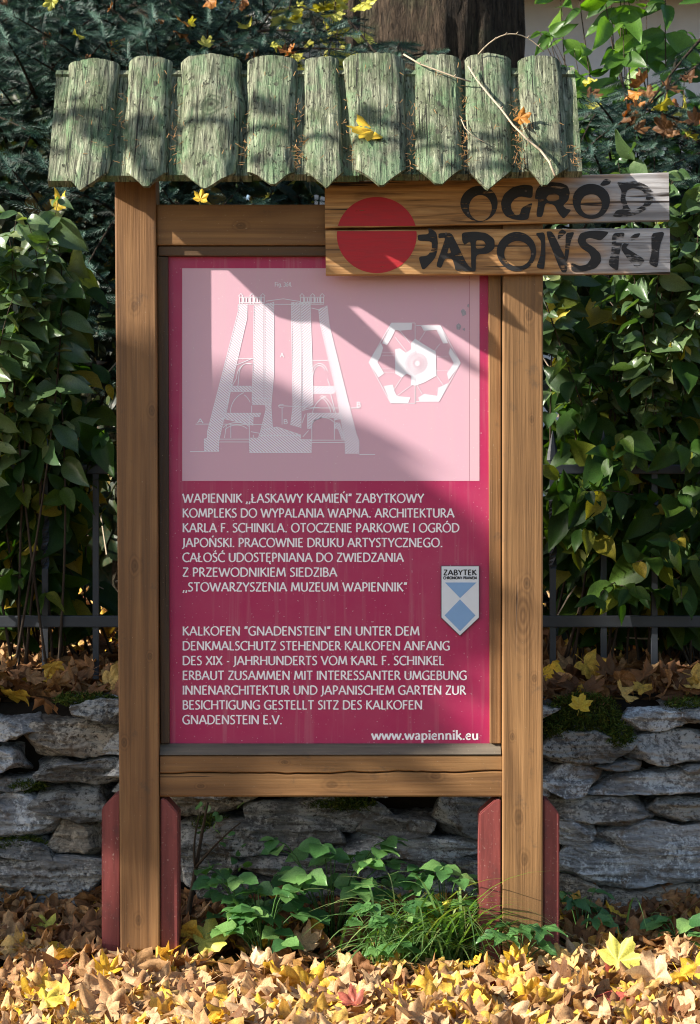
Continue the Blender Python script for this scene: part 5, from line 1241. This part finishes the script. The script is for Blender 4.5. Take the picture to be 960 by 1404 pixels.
def twig(name, label, paths, mat):
    m_ = MB()
    for pts, r0, r1 in paths:
        n_ = len(pts); m_.add(*tube_data(pts, [r0 + (r1 - r0) * i / (n_ - 1) for i in range(n_)], 6))
        for i in range(1, n_ - 1, 2):
            p = pts[i]; m_.add(*tube_data([p, p + Vector((.004, -.006, .005))], [r0 * .9, r0 * .3], 5))
    return tag(m_.build(name, mat, None, True), label, 'twig')
def rpath(pts, lift): return [roofP(x, y, l) for (x, y), l in zip(pts, lift)]
twig('dry_twig', 'forked pale twig lying diagonally across the roof slabs', [
    (rpath([(641, 106), (652, 122), (668, 143), (686, 165), (703, 187), (722, 206), (740, 222), (752, 238), (760, 254)], [.035, .032, .034, .036, .034, .034, .036, .036, .03]), .0022, .0032),
    (rpath([(553, 92), (575, 103), (598, 112), (622, 121), (645, 127)], [.04, .035, .036, .036, .034]), .0022, .002)], M_TWIG)
twig('dry_twig', 'thin twig arching up over the ridge of the roof', [(bez(roofP(655, 88, .03), P(700, 20, .06), roofP(745, 84, .03), 12), .0018, .0012)], M_TWIG)
twig('dry_twig', 'short bent stalk lying in the roof groove below the fork', [(rpath([(632, 172), (637, 187), (648, 200), (664, 210)], [.02, .026, .03, .034]), .0014, .001)], M_TWIG)
g = np.random.default_rng(71); m_ = MB()
GROOVE = [(156, 100, 145, 215, 40), (170, 130, 170, 235, 20), (240, 120, 240, 235, 30), (336, 150, 338, 230, 26), (411, 140, 411, 235, 60), (470, 110, 485, 230, 30), (564, 140, 566, 235, 50), (636, 120, 638, 235, 80), (705, 120, 712, 235, 80), (780, 200, 790, 232, 24)]
for (xa, ya, xb, yb, n_) in GROOVE:
    for _ in range(n_):
        t = g.random() ** .7; px, py = xa + (xb - xa) * t + g.normal() * 4.5, ya + (yb - ya) * t
        a = roofP(px, py, .004 + abs(g.normal()) * .006); th = g.uniform(0, 6.28); L_ = g.uniform(.006, .017)
        m_.add(*tube_data([a, a + Vector((math.cos(th) * L_, -.003, math.sin(th) * L_ * .8))], [.0009, .0006], 3))
for _ in range(90):
    px, py = g.uniform(90, 780), g.uniform(100, 235); a = roofP(px, py, .026); th = g.uniform(0, 6.28); L_ = .012
    m_.add(*tube_data([a, a + Vector((math.cos(th) * L_, -.003, math.sin(th) * L_))], [.0008, .0005], 3))
tag(m_.build('needle_litter', M_NEEDLELITTER), 'dry brown spruce needles gathered in the roof grooves', 'needles', kind='stuff')

# ================================================================== PLANTS AT THE FOOT OF THE BOARD
def herb(label, cx, cy, Y, spread, n, leaf, seed, mat=M_HERB, templates=T_HERB, high=0.12, name='herb', cat='plant', group=None):
    rr = random.Random(seed); c = P(cx, cy, Y); c.z = gz(c.x, Y) + .01
    root = empty(name, c); tag(root, label, cat, group); st = MB(); pos, dirs, nr, sz, rd = [], [], [], [], []
    for i in range(n):
        a = rr.uniform(0, 6.28); r = spread * math.sqrt(rr.random()); h = high * rr.uniform(.35, 1)
        tip = c + Vector((math.cos(a) * r, math.sin(a) * r * .7, h))
        path = bez(c + Vector((math.cos(a) * .01, math.sin(a) * .01, 0)), c.lerp(tip, .5) + Vector((0, 0, h * .5)), tip, 5)
        st.add(*tube_data(path, [.0017] * 6, 4))
        for k in range(3):
            dd = Vector((math.cos(a + (k - 1) * 1.25), math.sin(a + (k - 1) * 1.25), rr.uniform(-.35, .15)))
            pos.append(tuple(tip)); dirs.append(tuple(dd)); nr.append((rr.gauss(0, .25), -.35 + rr.gauss(0, .25), 1)); sz.append(leaf * rr.uniform(.6, 1.15)); rd.append(rr.random())
    st.build('stem', M_GRASS, root, True); finish('foliage', leaves_mesh(templates, pos, dirs, nr, sz, rd, seed), mat, root, True)
HG = 'low herbs at the foot of the board'
herb('low herb with dark rounded leaves before the wall stones', 345, 1262, .1, .12, 24, .058, 81, group=HG, high=.22)
herb('low herb with round sunlit leaves behind the big tan leaf', 362, 1300, .02, .1, 18, .056, 82, group=HG, high=.2)
herb('tall dark leaved herb against the wall under the beam middle', 455, 1240, .14, .15, 30, .066, 83, group=HG, high=.28)
herb('small bright green herb beside the grass tuft', 520, 1310, -.03, .07, 12, .05, 84, M_HERB, group=HG, high=.17)
herb('leafy herb at the grass tuft edge near the right stake', 610, 1245, .12, .12, 18, .055, 85, group=HG, high=.22)
herb('jagged light green weed at the right post foot', 712, 1318, -.08, .07, 8, .062, 86, M_HERB, [ovate_template(rs, .45, .3, .3, .05, .22) for _ in range(4)], .12, group=HG)
herb('dark green weed between the right stake and the wall', 800, 1278, .18, .13, 11, .06, 87, M_HERB, [ovate_template(rs, .5, .3, .3, .05, .16) for _ in range(4)], .15, group=HG)
herb('green weed at the right picture edge behind the leaves', 935, 1296, .1, .1, 7, .055, 88, M_HERB, T_HERB, .1, group=HG)

def grass_tuft(label, cx, cy, Y, n, seed, L, lean=(0.2, -.3), name='grass_tuft', spread=.05):
    rr = random.Random(seed); c = P(cx, cy, Y); c.z = gz(c.x, Y) + .005; V = []; F = []; rd = []
    for i in range(n):
        a = rr.uniform(0, 6.28); b0 = c + Vector((rr.gauss(0, spread), rr.gauss(0, spread * .6), 0)); l = L * rr.uniform(.5, 1.1)
        out = Vector((math.cos(a) + lean[0], math.sin(a) * .6 + lean[1], 0)); up = rr.uniform(.35, .95)
        p1 = b0 + out * l * .25 + Vector((0, 0, l * up * .8)); p2 = b0 + out * l * .8 + Vector((0, 0, l * up * rr.uniform(.2, .8)))
        path = bez(b0, p1, p2, 8); side = out.cross(Vector((0, 0, 1))).normalized(); wv = rr.uniform(.0022, .0042); k0 = len(V); r_ = rr.random()
        for j, p in enumerate(path):
            wj = wv * (1 - (j / 8) ** 2) + .0002; V += [p - side * wj, p + side * wj + Vector((0, 0, wj * .5))]; rd += [r_, r_]
        for j in range(8):
            q = k0 + j * 2; F += [(q, q + 1, q + 3), (q, q + 3, q + 2)]
    o = finish(name, tri_mesh([tuple(v) for v in V], F, rd), M_GRASS, None, True)
    return tag(o, label, 'grass')
grass_tuft('dense arching grass tuft under the beam beside the herbs', 560, 1300, .03, 170, 91, .38, (.35, -.35), spread=.06)
grass_tuft('grass clump leaning over the right red stake', 618, 1296, .03, 90, 92, .36, (.1, -.4))
grass_tuft('few thin grass blades rising by the wall stones', 880, 1290, .22, 9, 93, .3, (.0, 0))
# woody seedling by the left stake
sd_ = empty('seedling', P(262, 1250, .25)); tag(sd_, 'thin bare woody seedling by the inner left stake', 'plant')
m_ = MB(); s0 = P(256, 1268, .25); s1 = P(268, 1190, .25); s2 = P(285, 1100, .26)
m_.add(*tube_data(bez(s0, s1, s2, 10), [.008 - .0005 * i for i in range(11)], 7)); m_.add(*tube_data(bez(s1, P(300, 1150, .22), P(330, 1128, .2), 6), [.004 - .0004 * i for i in range(7)], 5)); m_.add(*tube_data(bez(s1, P(262, 1150, .24), P(276, 1112, .24), 6), [.004 - .0004 * i for i in range(7)], 5))
m_.build('stem', M_STEM, sd_, True)
g = np.random.default_rng(95); ps = [tuple(P(g.uniform(275, 345), g.uniform(1095, 1215), g.uniform(.18, .3))) for _ in range(26)]
finish('foliage', leaves_mesh(T_HERB, ps, g.normal(size=(26, 3)), g.normal(size=(26, 3)) * .5 + [0, -.7, .5], g.uniform(.018, .035, 26), g.random(26), 95), M_HERB, sd_, True)
